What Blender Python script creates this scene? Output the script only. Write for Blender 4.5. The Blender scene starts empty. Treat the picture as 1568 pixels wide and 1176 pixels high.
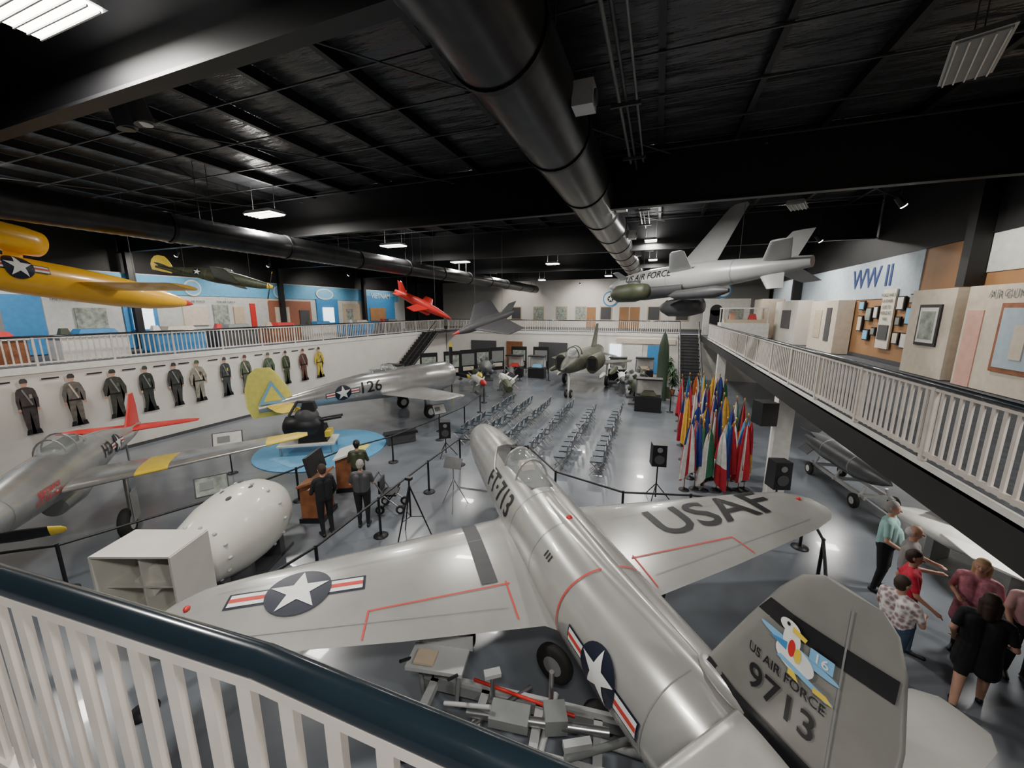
import bpy, bmesh, math, random
from mathutils import Vector, Matrix
import numpy as np
V=Vector; pi=math.pi
RN=random.Random(11)
SC=bpy.context.scene
# ---------------- camera
cam=bpy.data.cameras.new('camera'); co=bpy.data.objects.new('camera',cam); SC.collection.objects.link(co)
cam.sensor_width=36; cam.lens=36*589/1568; cam.clip_start=.05; cam.clip_end=200
co.location=(0,0,5.2); co.rotation_euler=(pi/2-math.atan(113/589),0,math.radians(20.5))
SC.camera=co
# ---------------- materials
MC={}
def mat(n,c,rough=.55,metal=0.,var=.08,scale=6,bump=0.,emit=0,alpha=1,c2=None,vor=False,coat=0,st=None):
    if n in MC: return MC[n]
    m=bpy.data.materials.new(n); m.use_nodes=True; nt=m.node_tree; b=nt.nodes['Principled BSDF']
    b.inputs['Roughness'].default_value=rough; b.inputs['Metallic'].default_value=metal
    if coat: b.inputs['Coat Weight'].default_value=coat
    tc=nt.nodes.new('ShaderNodeTexCoord'); vec=tc.outputs['Object']
    if st:
        mp=nt.nodes.new('ShaderNodeMapping'); mp.inputs['Scale'].default_value=st; nt.links.new(vec,mp.inputs['Vector']); vec=mp.outputs['Vector']
    if vor:
        no=nt.nodes.new('ShaderNodeTexVoronoi'); no.inputs['Scale'].default_value=scale; out=no.outputs['Distance']
    else:
        no=nt.nodes.new('ShaderNodeTexNoise'); no.inputs['Scale'].default_value=scale; no.inputs['Detail'].default_value=5; out=no.outputs['Fac']
    nt.links.new(vec,no.inputs['Vector'])
    cr=nt.nodes.new('ShaderNodeValToRGB'); e=cr.color_ramp.elements
    e[0].position=.3; e[1].position=.7
    e[0].color=(*[max(0,x*(1-var)) for x in c],1); e[1].color=(*([min(1,x*(1+var)) for x in c] if c2 is None else c2),1)
    nt.links.new(out,cr.inputs['Fac']); nt.links.new(cr.outputs['Color'],b.inputs['Base Color'])
    if bump:
        bp=nt.nodes.new('ShaderNodeBump'); bp.inputs['Strength'].default_value=bump; bp.inputs['Distance'].default_value=.12
        nt.links.new(out,bp.inputs['Height']); nt.links.new(bp.outputs['Normal'],b.inputs['Normal'])
    if emit:
        nt.links.new(cr.outputs['Color'],b.inputs['Emission Color']); b.inputs['Emission Strength'].default_value=emit
    if alpha<1: b.inputs['Alpha'].default_value=alpha
    MC[n]=m; return m
floorM=mat('floor_concrete',(.155,.172,.195),.24,0,.15,.7,coat=.15)
wallW=mat('wall_white',(.74,.71,.66),.7,0,.03,2)
wallB=mat('wall_black',(.010,.010,.011),.6,0,.2,2)
ceilM=mat('ceiling_insulation',(.05,.052,.056),.27,0,.3,1.1,bump=1.0,st=(.5,2.2,1))
beamM=mat('beam_black',(.008,.008,.009),.5)
ductM=mat('duct_black',(.04,.04,.042),.28,.6,.25,3)
ductB=mat('duct_band',(.01,.01,.01),.4,.3)
SIL=mat('aircraft_silver',(.46,.455,.435),.27,.4,.05,2.5,coat=.3)
SIL2=mat('bare_aluminium',(.47,.47,.46),.26,.6,.1,3)
SILD=mat('fin_grey',(.27,.265,.25),.4,.3,.05)
LG=mat('light_grey_paint',(.47,.48,.48),.35,.1,.06,3)
DK=mat('near_black',(.010,.010,.012),.45)
DKG=mat('dark_grey',(.07,.07,.075),.5)
MG=mat('mid_grey',(.22,.23,.23),.45)
WH=mat('white_paint',(.75,.74,.70),.4)
CREAM=mat('cream_paint',(.68,.66,.60),.38,0,.06,2,coat=.2)
NAVY=mat('insignia_blue',(.008,.012,.03),.4)
BW=mat('insignia_white',(.85,.85,.82),.4)
RED=mat('red_paint',(.6,.03,.025),.4)
REDL=mat('red_line',(.62,.05,.04),.5)
YEL=mat('yellow_paint',(.85,.62,.06),.4)
LYEL=mat('pale_yellow',(.80,.74,.18),.4)
ORY=mat('trainer_yellow',(.86,.46,.015),.32,0,.05,3,coat=.3)
BLU=mat('blue_paint',(.05,.25,.55),.5)
BLT=mat('sky_blue',(.22,.50,.78),.5)
OLV=mat('olive_drab',(.055,.065,.035),.5,0,.25,3)
OLV2=mat('camo_olive',(.035,.04,.025),.5,0,.3,2,c2=(.075,.075,.05))
TIRE=mat('tire_rubber',(.015,.015,.015),.8)
WOOD=mat('brown_wood',(.26,.10,.045),.45,0,.3,5)
TAN=mat('tan_panel',(.55,.45,.33),.6)
BRN=mat('brown_wall',(.36,.19,.085),.6,0,.1,2)
BEI=mat('beige_panel',(.64,.56,.46),.6)
CARP=mat('carpet_grey',(.10,.11,.125),.9,0,.25,9)
STEEL=mat('brushed_steel',(.45,.45,.46),.3,.9)
RAILM=mat('rail_blueblack',(.010,.018,.025),.2,.1,coat=.3)
PICK=mat('picket_white',(.66,.61,.56),.5)
GLS=mat('canopy_glass',(.75,.8,.8),.05,0,.01,alpha=.3,coat=1)
GOLD=mat('gold',(.8,.55,.15),.3,.8)
SCRN=mat('lit_screen',(.8,.9,1),.5,emit=1.8)
LAMP=mat('fixture_lens',(1,.95,.85),.5,emit=16)
CH=mat('chair_vinyl',(.03,.05,.07),.4)
SKIN=mat('skin',(.55,.31,.22),.55)
PHG=mat('photo_grey',(.30,.34,.30),.5,0,.5,5)
# ---------------- mesh builder
def naca(x,t): x=min(max(x,0),1); return 5*t*(.2969*math.sqrt(x)-.126*x-.3516*x*x+.2843*x**3-.1036*x**4)
def axes(d):
    d=d.normalized(); a=V((0,0,1)) if abs(d.z)<.95 else V((1,0,0)); u=d.cross(a).normalized(); return u,d.cross(u)
TX={}
def tesstext(s,cuts=0):
    k=(s,cuts)
    if k in TX: return TX[k]
    c=bpy.data.curves.new('t','FONT'); c.body=s; c.align_x='CENTER'; c.align_y='CENTER'; c.resolution_u=3; c.offset=.012
    o=bpy.data.objects.new('t',c); SC.collection.objects.link(o); dg=bpy.context.evaluated_depsgraph_get()
    me=bpy.data.meshes.new_from_object(o.evaluated_get(dg)); bpy.data.objects.remove(o); bpy.data.curves.remove(c)
    bm=bmesh.new(); bm.from_mesh(me); bpy.data.meshes.remove(me); bmesh.ops.triangulate(bm,faces=bm.faces[:])
    if cuts: bmesh.ops.subdivide_edges(bm,edges=bm.edges[:],cuts=cuts,use_grid_fill=True)
    bm.verts.index_update(); r=([(v.co.x,v.co.y) for v in bm.verts],[[v.index for v in f.verts] for f in bm.faces]); bm.free(); TX[k]=r; return r
def tesspoly(pts,cuts):
    bm=bmesh.new(); bm.faces.new([bm.verts.new((x,y,0)) for x,y in pts]); bmesh.ops.triangulate(bm,faces=bm.faces[:])
    for _ in range(cuts): bmesh.ops.subdivide_edges(bm,edges=bm.edges[:],cuts=1,use_grid_fill=True)
    bm.verts.index_update(); r=([(v.co.x,v.co.y) for v in bm.verts],[[v.index for v in f.verts] for f in bm.faces]); bm.free(); return r
class B:
    def __init__(s,name): s.n=name; s.v=[]; s.f=[]; s.m=[]; s.sm=[]; s.ml=[]
    def mi(s,m):
        if m not in s.ml: s.ml.append(m)
        return s.ml.index(m)
    def add(s,vs,fs,m,smooth=False):
        o=len(s.v); s.v+=[V(p) for p in vs]; k=s.mi(m)
        for f in fs: s.f.append([i+o for i in f]); s.m.append(k); s.sm.append(smooth)
    def box(s,c,d,m,R=None,tp=1.,tpy=None):
        tpy=tp if tpy is None else tpy
        P=[V((x*d[0]/2*(tp if z>0 else 1),y*d[1]/2*(tpy if z>0 else 1),z*d[2]/2)) for z in(-1,1) for y in(-1,1) for x in(-1,1)]
        if R is not None:
            if not isinstance(R,Matrix): R=Matrix.Rotation(R,3,'Z')
            P=[R@p for p in P]
        s.add([p+V(c) for p in P],[(0,2,3,1),(4,5,7,6),(0,1,5,4),(2,6,7,3),(0,4,6,2),(1,3,7,5)],m)
    def bb(s,a,b,m): s.box([(a[i]+b[i])/2 for i in range(3)],[abs(a[i]-b[i]) for i in range(3)],m)
    def loft(s,rings,m,cap=True,smooth=True):
        n=len(rings[0]); vs=[p for r in rings for p in r]; fs=[]
        for i in range(len(rings)-1):
            for j in range(n): fs.append((i*n+j,i*n+(j+1)%n,(i+1)*n+(j+1)%n,(i+1)*n+j))
        s.add(vs,fs,m,smooth)
        if cap:
            s.add(rings[0],[list(range(n))[::-1]],m); s.add(rings[-1],[list(range(n))],m)
    def cyl(s,a,b,r,m,r2=None,n=14,cap=True):
        a=V(a);b=V(b);r2=r if r2 is None else r2;u,w=axes(b-a)
        s.loft([[p+u*q*math.cos(2*pi*j/n)+w*q*math.sin(2*pi*j/n) for j in range(n)] for p,q in((a,r),(b,r2))],m,cap)
    def tube(s,ps,r,m,n=8):
        for a,b in zip(ps[:-1],ps[1:]): s.cyl(a,b,r,m,n=n)
    def rev(s,ps,o,d,m,n=24):
        o=V(o);d=V(d).normalized();u,w=axes(d)
        s.loft([[o+d*t+u*max(r,.002)*math.cos(2*pi*j/n)+w*max(r,.002)*math.sin(2*pi*j/n) for j in range(n)] for t,r in ps],m)
    def ell(s,c,r,m,R=None,n=16,k=9):
        rings=[]
        for i in range(k+1):
            th=pi*i/k; q=max(math.sin(th),.01)
            ring=[V((r[0]*q*math.cos(2*pi*j/n),r[1]*q*math.sin(2*pi*j/n),-r[2]*math.cos(th))) for j in range(n)]
            rings.append([(R@p if R is not None else p)+V(c) for p in ring])
        s.loft(rings,m)
    def wheel(s,c,ax,r,w,m2=None):
        c=V(c);ax=V(ax).normalized()
        s.rev([(-w/2,r*.55),(-w/2,r*.85),(-w*.35,r*.97),(0,r),(w*.35,r*.97),(w/2,r*.85),(w/2,r*.55)],c,ax,TIRE,20)
        s.cyl(c-ax*w*.52,c+ax*w*.52,r*.5,m2 or LG)
    def wing(s,secs,td,m,k=9,ms=None):
        rings=[];td=V(td)
        for le,c,t in secs:
            xs=[(1-math.cos(pi*i/k))/2 for i in range(k+1)]
            up=[V(le)+V((x*c,0,0))+td*naca(x,t)*c for x in xs[::-1]]; lo=[V(le)+V((x*c,0,0))-td*naca(x,t)*c for x in xs[1:]]
            rings.append(up+lo)
        if ms is None: s.loft(rings,m)
        else:
            for i in range(len(rings)-1): s.loft(rings[i:i+2],ms[i])
    def decal(s,pts,fn,m,off=.01,cuts=0):
        v,f=tesspoly(pts,cuts); s.add([fn(x,y,off) for x,y in v],f,m)
    def text(s,t,h,fn,m,off=.012,cuts=0,sx=1):
        v,f=tesstext(t,cuts); h=h/.7; s.add([fn(x*h*sx,y*h,off) for x,y in v],f,m)
    def star(s,fn,r,off=.01,cuts=2,bars=True):
        if bars:
            for sg in(-1,1):
                q=lambda a,b,h:[(sg*a,-h),(sg*b,-h),(sg*b,h),(sg*a,h)]
                s.decal(q(r*.6,r*2.08,r*.33),fn,NAVY,off,cuts); s.decal(q(r*.9,r*2,r*.25),fn,BW,off*1.5,cuts); s.decal(q(r*.9,r*2,r*.085),fn,REDL,off*2,cuts)
        s.decal([(r*math.cos(2*pi*i/28),r*math.sin(2*pi*i/28)) for i in range(28)],fn,NAVY,off*2.3,cuts)
        s.decal([((r*.93 if i%2==0 else r*.36)*math.sin(2*pi*i/10),(r*.93 if i%2==0 else r*.36)*math.cos(2*pi*i/10)) for i in range(10)],fn,BW,off*3,cuts)
    def done(s,M=None):
        me=bpy.data.meshes.new(s.n); me.from_pydata(s.v,[],s.f)
        for m in s.ml: me.materials.append(m)
        me.polygons.foreach_set('material_index',s.m); me.polygons.foreach_set('use_smooth',s.sm)
        bm=bmesh.new(); bm.from_mesh(me); bmesh.ops.recalc_face_normals(bm,faces=bm.faces[:]); bm.to_mesh(me); bm.free()
        o=bpy.data.objects.new(s.n,me); SC.collection.objects.link(o)
        if M is not None: o.matrix_world=M
        return o
def dup(o,loc,rot=0):
    q=o.copy(); SC.collection.objects.link(q); q.matrix_world=Matrix.Translation(loc)@Matrix.Rotation(rot,4,'Z'); return q
def TR(loc,rot=0): return Matrix.Translation(loc)@Matrix.Rotation(rot,4,'Z')
def pln(o,u,v):
    o=V(o);u=V(u).normalized();v=V(v).normalized();n=u.cross(v)
    return lambda x,y,off: o+u*x+v*y+n*off
def frame(nose,tail,up):
    x=(V(tail)-V(nose)).normalized(); y=V(up).cross(x).normalized(); z=x.cross(y)
    M=Matrix((x,y,z)).transposed().to_4x4(); M.translation=V(nose); return M
def pat(prof,s):
    a=np.array(prof,dtype=float); xs=a[:,0]; s=min(max(s,xs[0]),xs[-1]); i=min(max(int(np.searchsorted(xs,s))-1,0),len(xs)-2)
    h=xs[i+1]-xs[i]; t=(s-xs[i])/h
    def sl(j):
        if j==0: return (a[1]-a[0])/(xs[1]-xs[0])
        if j==len(xs)-1: return (a[-1]-a[-2])/(xs[-1]-xs[-2])
        return (a[j+1]-a[j-1])/(xs[j+1]-xs[j-1])
    return (2*t**3-3*t*t+1)*a[i]+(t**3-2*t*t+t)*h*sl(i)+(-2*t**3+3*t*t)*a[i+1]+(t**3-t*t)*h*sl(i+1)
def fpt(prof,s,a,off=0):
    p=pat(prof,s); r=p[3] if math.sin(a)>0 else p[4]
    return V((s,(p[2]+off)*math.cos(a),p[1]+(r+off)*math.sin(a)))
def fus(b,prof,m,n=28,st=.2):
    s0=prof[0][0]; s1=prof[-1][0]; k=max(2,int((s1-s0)/st))
    b.loft([[fpt(prof,s0+(s1-s0)*i/k,2*pi*j/n) for j in range(n)] for i in range(k+1)],m)
def side(prof,s0,a0,sg,flip=1):
    def f(x,y,off):
        s=s0+x*flip; p=pat(prof,s); q=fpt(prof,s,a0+y/max(p[3],.1),off); return V((q.x,q.y*sg,q.z))
    return f
el=lambda cx,cy,rx,ry,n=20,a=0:[(cx+rx*math.cos(t)*math.cos(a)-ry*math.sin(t)*math.sin(a),cy+rx*math.cos(t)*math.sin(a)+ry*math.sin(t)*math.cos(a)) for t in [2*pi*i/n for i in range(n)]]
# ================= ROOM =================
def shell(n,a,b,m): o=B(n); o.bb(a,b,m); return o.done()
shell('floor',(-23.5,-4,-.1),(9,40,0),floorM)
shell('wall_left',(-23.7,-4,0),(-23.5,40,9.2),wallB)
shell('wall_far',(-23.5,40,0),(9,40.2,9.2),wallW)
shell('wall_right',(9,-4,0),(9.2,40,9.2),wallB)
shell('wall_near',(-23.5,-4.2,0),(9,-4,9.2),wallB)
shell('ceiling',(-23.7,-4.2,9.2),(9.2,40.2,9.3),ceilM)
b=B('balcony_left'); b.bb((-23.49,-3.99,0),(-18.7,39.8,3.4),wallW); b.bb((-23.48,-3.9,3.4),(-18.75,39.8,3.41),CARP); b.bb((-18.7,-3.9,3.2),(-18.66,31.9,3.42),WH); b.bb((-18.7,-3.9,0),(-18.67,31.9,.12),DKG); b.done()
b=B('balcony_far'); b.bb((-18.6,32.1,0),(8.9,39.8,3.4),wallW); b.bb((-18.6,32.1,3.4),(8.9,39.8,3.41),CARP); b.bb((-18.5,32.06,3.2),(3,32.1,3.42),WH)
for x0,x1,m in((-16,-13.5,DKG),(-12.5,-11,WOOD),(-9.5,-7,DKG),(-3.5,-2.6,SCRN),(-2.3,-1,WH),(-.6,.6,BLU)):
    b.bb((x0,32.0,.3),(x1,32.1,2.5),m)
b.bb((-3.0,31.98,2.6),(1.4,32.1,3.0),BEI)
b.done()
b=B('balcony_right'); b.bb((3,-3.9,3.0),(8.95,32,3.4),wallB); b.bb((3.06,-3.9,3.4),(8.95,32,3.41),CARP); b.bb((3,.6,3.36),(3.05,27,3.46),WH); b.done()
b=B('balcony_near'); b.bb((-18.6,-3.9,3.0),(2.98,.42,3.4),wallB); b.bb((-18.6,-3.9,3.4),(2.98,.4,3.41),CARP); b.done()
b=B('wall_right_upper'); b.bb((7.4,-3.9,3.42),(7.6,32,7.0),BRN)
b.bb((7.37,15.6,5.6),(7.4,31.9,7.0),mat('wall_pale_blue',(.45,.53,.60),.7)); b.bb((7.37,-3.9,6.1),(7.4,13.4,7.0),mat('wall_pale',(.60,.62,.60),.7)); b.bb((7.36,-3.9,3.42),(7.4,32,3.55),DKG)  # pale blue band on the upper wall, pale band nearer, dark skirting
b.bb((7.35,-3.9,7.0),(7.6,32,9.19),wallB); b.done()
b=B('wall_right_lower'); b.bb((8.2,-3.9,0),(8.3,31.9,2.99),wallW); b.done()
b=B('wall_far_face'); b.bb((-18,39.9,3.45),(8.9,39.99,7.4),wallW)
for x in(-15,-12.5,-10,-8,-5.5,-1,1.5): b.bb((x,39.85,4.2),(x+1.2,39.9,5.6),TAN); b.bb((x+.1,39.82,4.3),(x+1.1,39.86,5.5),DKG if int(x)%2 else PHG)
for x in(-6.8,-3.6,-2.6): b.bb((x,39.85,3.45),(x+.9,39.9,5.5),BRN)
b.cyl((-4.5,39.9,6.3),(-4.5,39.82,6.3),.75,BLU,n=28); b.cyl((-4.5,39.83,6.3),(-4.5,39.8,6.3),.62,WH,n=28); b.star(pln((-4.5,39.78,6.3),(1,0,0),(0,0,1)),.3,.005,0,False); b.done()
b=B('ceiling_beam')
for y in(3.3,11.0,18.6,26.2,33.8):
    b.bb((-23.4,y-.1,7.78),(7.3,y+.1,7.82),beamM); b.bb((-23.4,y-.02,7.82),(7.3,y+.02,9.19),beamM); b.bb((-23.4,y-.1,9.1),(7.3,y+.1,9.14),beamM)
    b.bb((-22.95,y-.13,3.42),(-22.7,y+.13,7.8),beamM)
b.bb((7.0,13.05,5.78),(7.34,13.35,9.19),beamM); b.bb((6.95,26.05,5.75),(7.34,26.35,9.19),beamM)
b.done()
b=B('ceiling_purlin'); x=-22.6
while x<8.6:
    b.bb((x-.02,-3.9,9.0),(x+.02,39.9,9.19),beamM); b.bb((x-.05,-3.9,8.98),(x+.05,39.9,9.0),beamM); x+=1.6
for y in np.arange(-2,39,1.27): b.bb((-23.4,y-.012,8.95),(8.9,y+.012,8.975),DKG)
for i in range(5):
    y=3.3+7.6*i
    for xx in(-20,-12,-6,2): b.cyl((xx,y,8.9),(xx+6,y+7.5,8.9),.014,DKG,n=6)
b.done()
def duct(n,x,z,r,y0,y1,st):
    b=B(n); k=int((y1-y0)/.1); nn=36
    rings=[[V((x+(r+(.01 if i%2 else 0))*math.cos(2*pi*j/nn),y0+(y1-y0)*i/k,z+(r+(.01 if i%2 else 0))*math.sin(2*pi*j/nn))) for j in range(nn)] for i in range(k+1)]
    b.loft(rings,ductM); y=y0
    while y<y1: b.cyl((x,y,z),(x,y+.09,z),r+.03,ductB,n=nn); y+=st
    for y in np.arange(y0+1,y1,st*1.5): b.cyl((x-r*.7,y,z+r*.7),(x-r*.7,y,9.2),.01,DKG,n=5); b.cyl((x+r*.7,y,z+r*.7),(x+r*.7,y,9.2),.01,DKG,n=5)
    return b
b=duct('air_duct',-1.81,8.1,.56,-3.5,34,2.6)
for y in(5.76,11.5,16,21,27): b.box((-1.12,y,8.0),(.28,.3,.3),LG); b.cyl((-1.0,y,7.98),(-.95,y,7.98),.1,DKG)
b.done()
duct('air_duct',-12,7.3,.36,-3.5,39,3.4).done()
b=B('ceiling_conduit'); b.cyl((-.9,-3,8.85),(-.9,38,8.85),.03,MG,n=8); b.cyl((-.6,-3,8.85),(-.6,38,8.85),.02,MG,n=8); b.cyl((-.75,-3,8.7),(-.75,38,8.7),.025,DKG,n=8)
for y in np.arange(0,38,2.5): b.bb((-1.0,y,8.6),(-.5,y+.04,8.66),DKG)
b.done()
KL=1.2
def arealamp(x,y,z,w,d,pw,rot,up=False):
    l=bpy.data.lights.new('lamp','AREA'); l.shape='RECTANGLE'; l.size=w; l.size_y=d; l.energy=pw; l.color=(1,.96,.9)
    o=bpy.data.objects.new('lamp_or_added_uplight',l); SC.collection.objects.link(o); o.matrix_world=TR((x,y,z),rot)@(Matrix.Rotation(pi,4,'X') if up else Matrix.Identity(4))
def fixture(x,y,z,on=True,pw=190,rot=0,w=1.25,d=.5,up=True):
    b=B('ceiling_light'); b.box((0,0,.06),(w,d,.1),LG,tp=.85); b.box((0,0,0),(w*.94,d*.88,.03),LAMP if on else MG)
    for i in(-.4,-.2,0,.2,.4): b.box((0,i*d,-.02),(w*.94,.014,.03),WH)
    for sx in(-1,1): b.cyl((sx*w*.4,0,.1),(sx*w*.4,0,9.2-z if z>3 else .15),.008,DKG,n=5)
    b.done(TR((x,y,z),rot))
    if on:
        arealamp(x,y,z-.06,w*.9,d*.8,pw*KL,rot)
        if up: arealamp(x,y,z+.14,w*.8,d*.6,pw*.2,rot,True)  # added uplight, not part of the fixture: puts sheen on the dark ceiling
for y in(9.5,16,22.7,29.5): fixture(-12,y,8.2,w=1.2,d=.6,pw=270)
fixture(-6.1,2.6,8.2,pw=330); fixture(-6.1,13.5,8.75,pw=210); fixture(-17.5,5,8.3,pw=230); fixture(-17.5,13,8.3,pw=230); fixture(-6.3,24,8.0,pw=220,w=.8); fixture(-6.3,36,8.5,pw=220)
fixture(-9,31,7.6,pw=120,w=.5); fixture(-3.5,29,7.6,pw=120,w=.5)
for y in(11.4,18.2,25,31): fixture(-.5,y,8.1,w=.5,d=.5,pw=270)
fixture(3.5,7.2,8.3,False,rot=1.2); fixture(3.5,13.8,8.1,False,rot=1.2,w=.9,d=.45); fixture(4.5,0,8.4,pw=300); fixture(.5,-2,8.4,pw=300)
fixture(5.2,21,8.4,pw=200)
fixture(6.0,8.5,2.84,pw=70,w=.6,up=False); fixture(6.0,15,2.84,pw=70,w=.6,up=False)
def spot(x,y,z,tx,ty,tz,pw,ang=80):
    b=B('track_light'); d=(V((tx,ty,tz))-V((x,y,z))).normalized(); b.cyl((0,0,0),-d*.25,.075,DK,.06); b.cyl((0,0,0),d*.02,.07,LAMP); b.cyl(-d*.12,(-d*.12)+V((0,0,9.2-z)),.012,DK,n=6); b.done(TR((x,y,z)))
    l=bpy.data.lights.new('spot','SPOT'); l.energy=pw; l.spot_size=math.radians(ang); l.spot_blend=.7; l.shadow_soft_size=.08; l.color=(1,.93,.82)
    o=bpy.data.objects.new('track_light_beam',l); SC.collection.objects.link(o); o.location=V((x,y,z))+d*.06; o.rotation_euler=d.to_track_quat('-Z','Y').to_euler()
for y in(6,12.2,17.2,22,28): spot(5.2,y,7.6,7.4,y+.5,5.2,290,95)
for y in(6,11.6,16,22,28): spot(-20.4,y,7.6,-23.4,y,5.2,380,100)
for x in(-14,-7,0): spot(x,36.8,7.6,x,39.9,5.6,300,100)
b=B('track_light')
for dx in(-.2,.2):
    b.cyl((dx,0,0),(dx+.05,.05,-.3),.11,DKG,.12); b.cyl((dx+.05,.05,-.3),(dx+.05,.05,-.31),.09,WH if dx>0 else DK); b.cyl((dx,0,0),(0,0,.3),.015,DK,n=6)
b.cyl((0,0,.3),(0,0,1.2),.02,DKG); b.done(TR((-7,3.66,8.0)))
# ================= RAILINGS =================
def rail(n,pts,z0,zt,sp,pw=.035,r=.035,pm=PICK,back=.02,posts=True):
    b=B(n)
    for a,c in zip(pts[:-1],pts[1:]):
        a=V((*a,0));c=V((*c,0));L=(c-a).length;ang=math.atan2(c.y-a.y,c.x-a.x);mid=(a+c)/2
        b.cyl((a.x,a.y,zt-r),(c.x,c.y,zt-r),r,RAILM,n=20)
        if not posts: b.ell((c.x,c.y,zt-r),(r,r,r),RAILM)
        b.box((mid.x,mid.y,zt-2*r-.015),(L,.045,.03),pm,ang); b.box((mid.x,mid.y,z0+.09),(L,.045,.05),pm,ang)
        k=max(1,round(L/sp))
        for i in range(k):
            q=a+(c-a)*(i+.5)/k; b.box((q.x,q.y,(z0+zt)/2),(pw,back,zt-z0-.1),pm,ang)
            if posts and i%12==0: b.box((q.x,q.y,(z0+zt)/2-.03),(.06,.06,zt-z0-.06),pm,ang)
    return b.done()
rail('railing_foreground',[(-5,.27),(-1.89,.443),(-.84,.526),(-.27,.53),(2.95,.53)],3.42,4.405,.13,.046,.038,back=.02,posts=False)
rail('railing_right',[(3.02,.6),(3.02,27)],3.47,4.4,.14,.045,.035)
rail('railing_left',[(-18.72,-3.5),(-18.72,31.9)],3.43,4.4,.16,.04,.035)
rail('railing_far',[(-18.5,32.13),(1.6,32.13)],3.43,4.4,.16,.04,.035)
b=B('staircase')
for i in range(18):
    z=3.4*(i+1)/18; y=26.6+5.1*i/18; b.bb((1.65,y,z-.05),(2.85,y+.32,z),DK); b.bb((1.65,y,z-.19),(2.85,y+.02,z-.05),DKG)
for x in(1.6,2.88):
    b.cyl((x,26.5,.95),(x,31.7,4.35),.03,DK); b.cyl((x,26.5,.1),(x,31.7,3.3),.08,DK)
    for i in range(9): y=26.6+i*.6; z=3.4*(y-26.5)/5.2; b.cyl((x,y,z),(x,y,z+.95),.015,WH,n=6)
b.done()
b=B('staircase')
for i in range(18):
    z=3.4*(i+1)/18; y=23+5.3*i/18; b.bb((-18.6,y,z-.06),(-17.4,y+.32,z),DK); b.bb((-18.6,y,z-.19),(-17.4,y+.02,z-.06),DK)
b.cyl((-17.35,23,.95),(-17.35,28.3,4.35),.035,DK); b.cyl((-17.35,23,.5),(-17.35,28.3,3.9),.025,DK); b.cyl((-17.35,23,.05),(-17.35,28.3,3.3),.12,DK)
for i in range(7): y=23+i*.85; z=3.4*(y-23)/5.3; b.cyl((-17.35,y,z),(-17.35,y,z+.95),.02,DK,n=6)
b.bb((-18.6,28.3,3.3),(-17.3,31.9,3.4),DK); b.done()
for y in(11.3,22): b=B('column_white'); b.bb((3.02,y,0),(3.4,y+.38,2.99),WH); b.bb((2.98,y-.04,0),(3.44,y+.42,.15),DKG); b.done()
# ================= near jet =================
FP=[(0,1.36,.36,.37,.36),(.12,1.36,.42,.43,.42),(.9,1.36,.53,.54,.54),(2.4,1.38,.61,.62,.62),(4,1.40,.65,.68,.66),(6,1.40,.67,.68,.66),(7.6,1.45,.64,.65,.60),(9,1.55,.55,.61,.50),(10,1.62,.45,.5,.4),(10.7,1.66,.36,.36,.34)]
b=B('silver_jet_fighter'); fus(b,FP,SIL,36,.12)
b.cyl((-.005,0,1.36),(.01,0,1.36),.33,DK,n=24); b.box((.05,0,1.36),(.1,.04,.66),SIL)
b.cyl((10.69,0,1.66),(10.72,0,1.66),.3,DK,n=24)
WS=[(.35,4.25,3.35,.08,1.22),(.75,4.7,2.6,.12,1.25),(2.5,5.08,2.05,.12,1.34),(4.5,5.5,1.38,.12,1.45),(5.0,5.65,1.1,.11,1.48),(5.25,5.85,.75,.1,1.49),(5.34,6.02,.42,.08,1.5)]
for sg in(-1,1): b.wing([(V((le,sg*la,z)),c,t) for la,le,c,t,z in WS],(0,0,1),SIL,12)
WA=np.array(WS)
def wt(s,la,off):
    al=abs(la); le=np.interp(al,WA[:,0],WA[:,1]); c=np.interp(al,WA[:,0],WA[:,2]); t=np.interp(al,WA[:,0],WA[:,3]); z=np.interp(al,WA[:,0],WA[:,4])
    return V((s,la,z+naca((s-le)/c,t)*c+off))
wl=lambda cx,cy:(lambda x,y,off: wt(cx-y,cy+x,off))
b.star(wl(6.1,-3.8),.4,.008,2)
b.text('USAF',.74,wl(5.95,3.15),DK,.014,2,sx=1.1)
def wstrip(pts,w,m,off=.012):
    for (s0,l0),(s1,l1) in zip(pts[:-1],pts[1:]):
        k=14; d=V((s1-s0,l1-l0,0)).normalized(); nx,ny=-d.y*w/2,d.x*w/2; vs=[];fs=[]
        for i in range(k+1):
            s=s0+(s1-s0)*i/k; l=l0+(l1-l0)*i/k; vs+=[wt(s+nx,l+ny,off),wt(s-nx,l-ny,off)]
            if i: fs.append((2*i-2,2*i-1,2*i+1,2*i))
        b.add(vs,fs,m)
for sg in(-1,1):
    wstrip([(6.55,sg*1.0),(6.62,sg*2.9)],.022,REDL); wstrip([(6.62,sg*2.9),(7.02,sg*2.95)],.022,REDL); wstrip([(6.5,sg*1.05),(7.15,sg*1.05)],.022,REDL); wstrip([(6.95,sg*1.15),(6.65,sg*4.6)],.012,MG); wstrip([(5.5,sg*1.2),(5.9,sg*4.8)],.008,MG)
wstrip([(4.9,-1.32),(6.5,-1.28)],.24,DKG)
for sg in(-1,1): b.ell(wt(6.1,sg*5.05,.02),(.05,.035,.03),RED)
b.text('FT·713',.42,side(FP,4.35,.42,-1),DK,.012,2,sx=.95)
b.star(side(FP,8.35,.12,-1),.3,.008,2)
def ring(s,w,m,o,lean=0):
    vs=[];fs=[]
    for i in range(49):
        a=2*pi*i/48
        for ds in(-w,w): vs.append(fpt(FP,s+ds-lean*max(0,-math.cos(a)),a,o))
        if i: fs.append((2*i-2,2*i-1,2*i+1,2*i))
    b.add(vs,fs,m)
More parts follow.
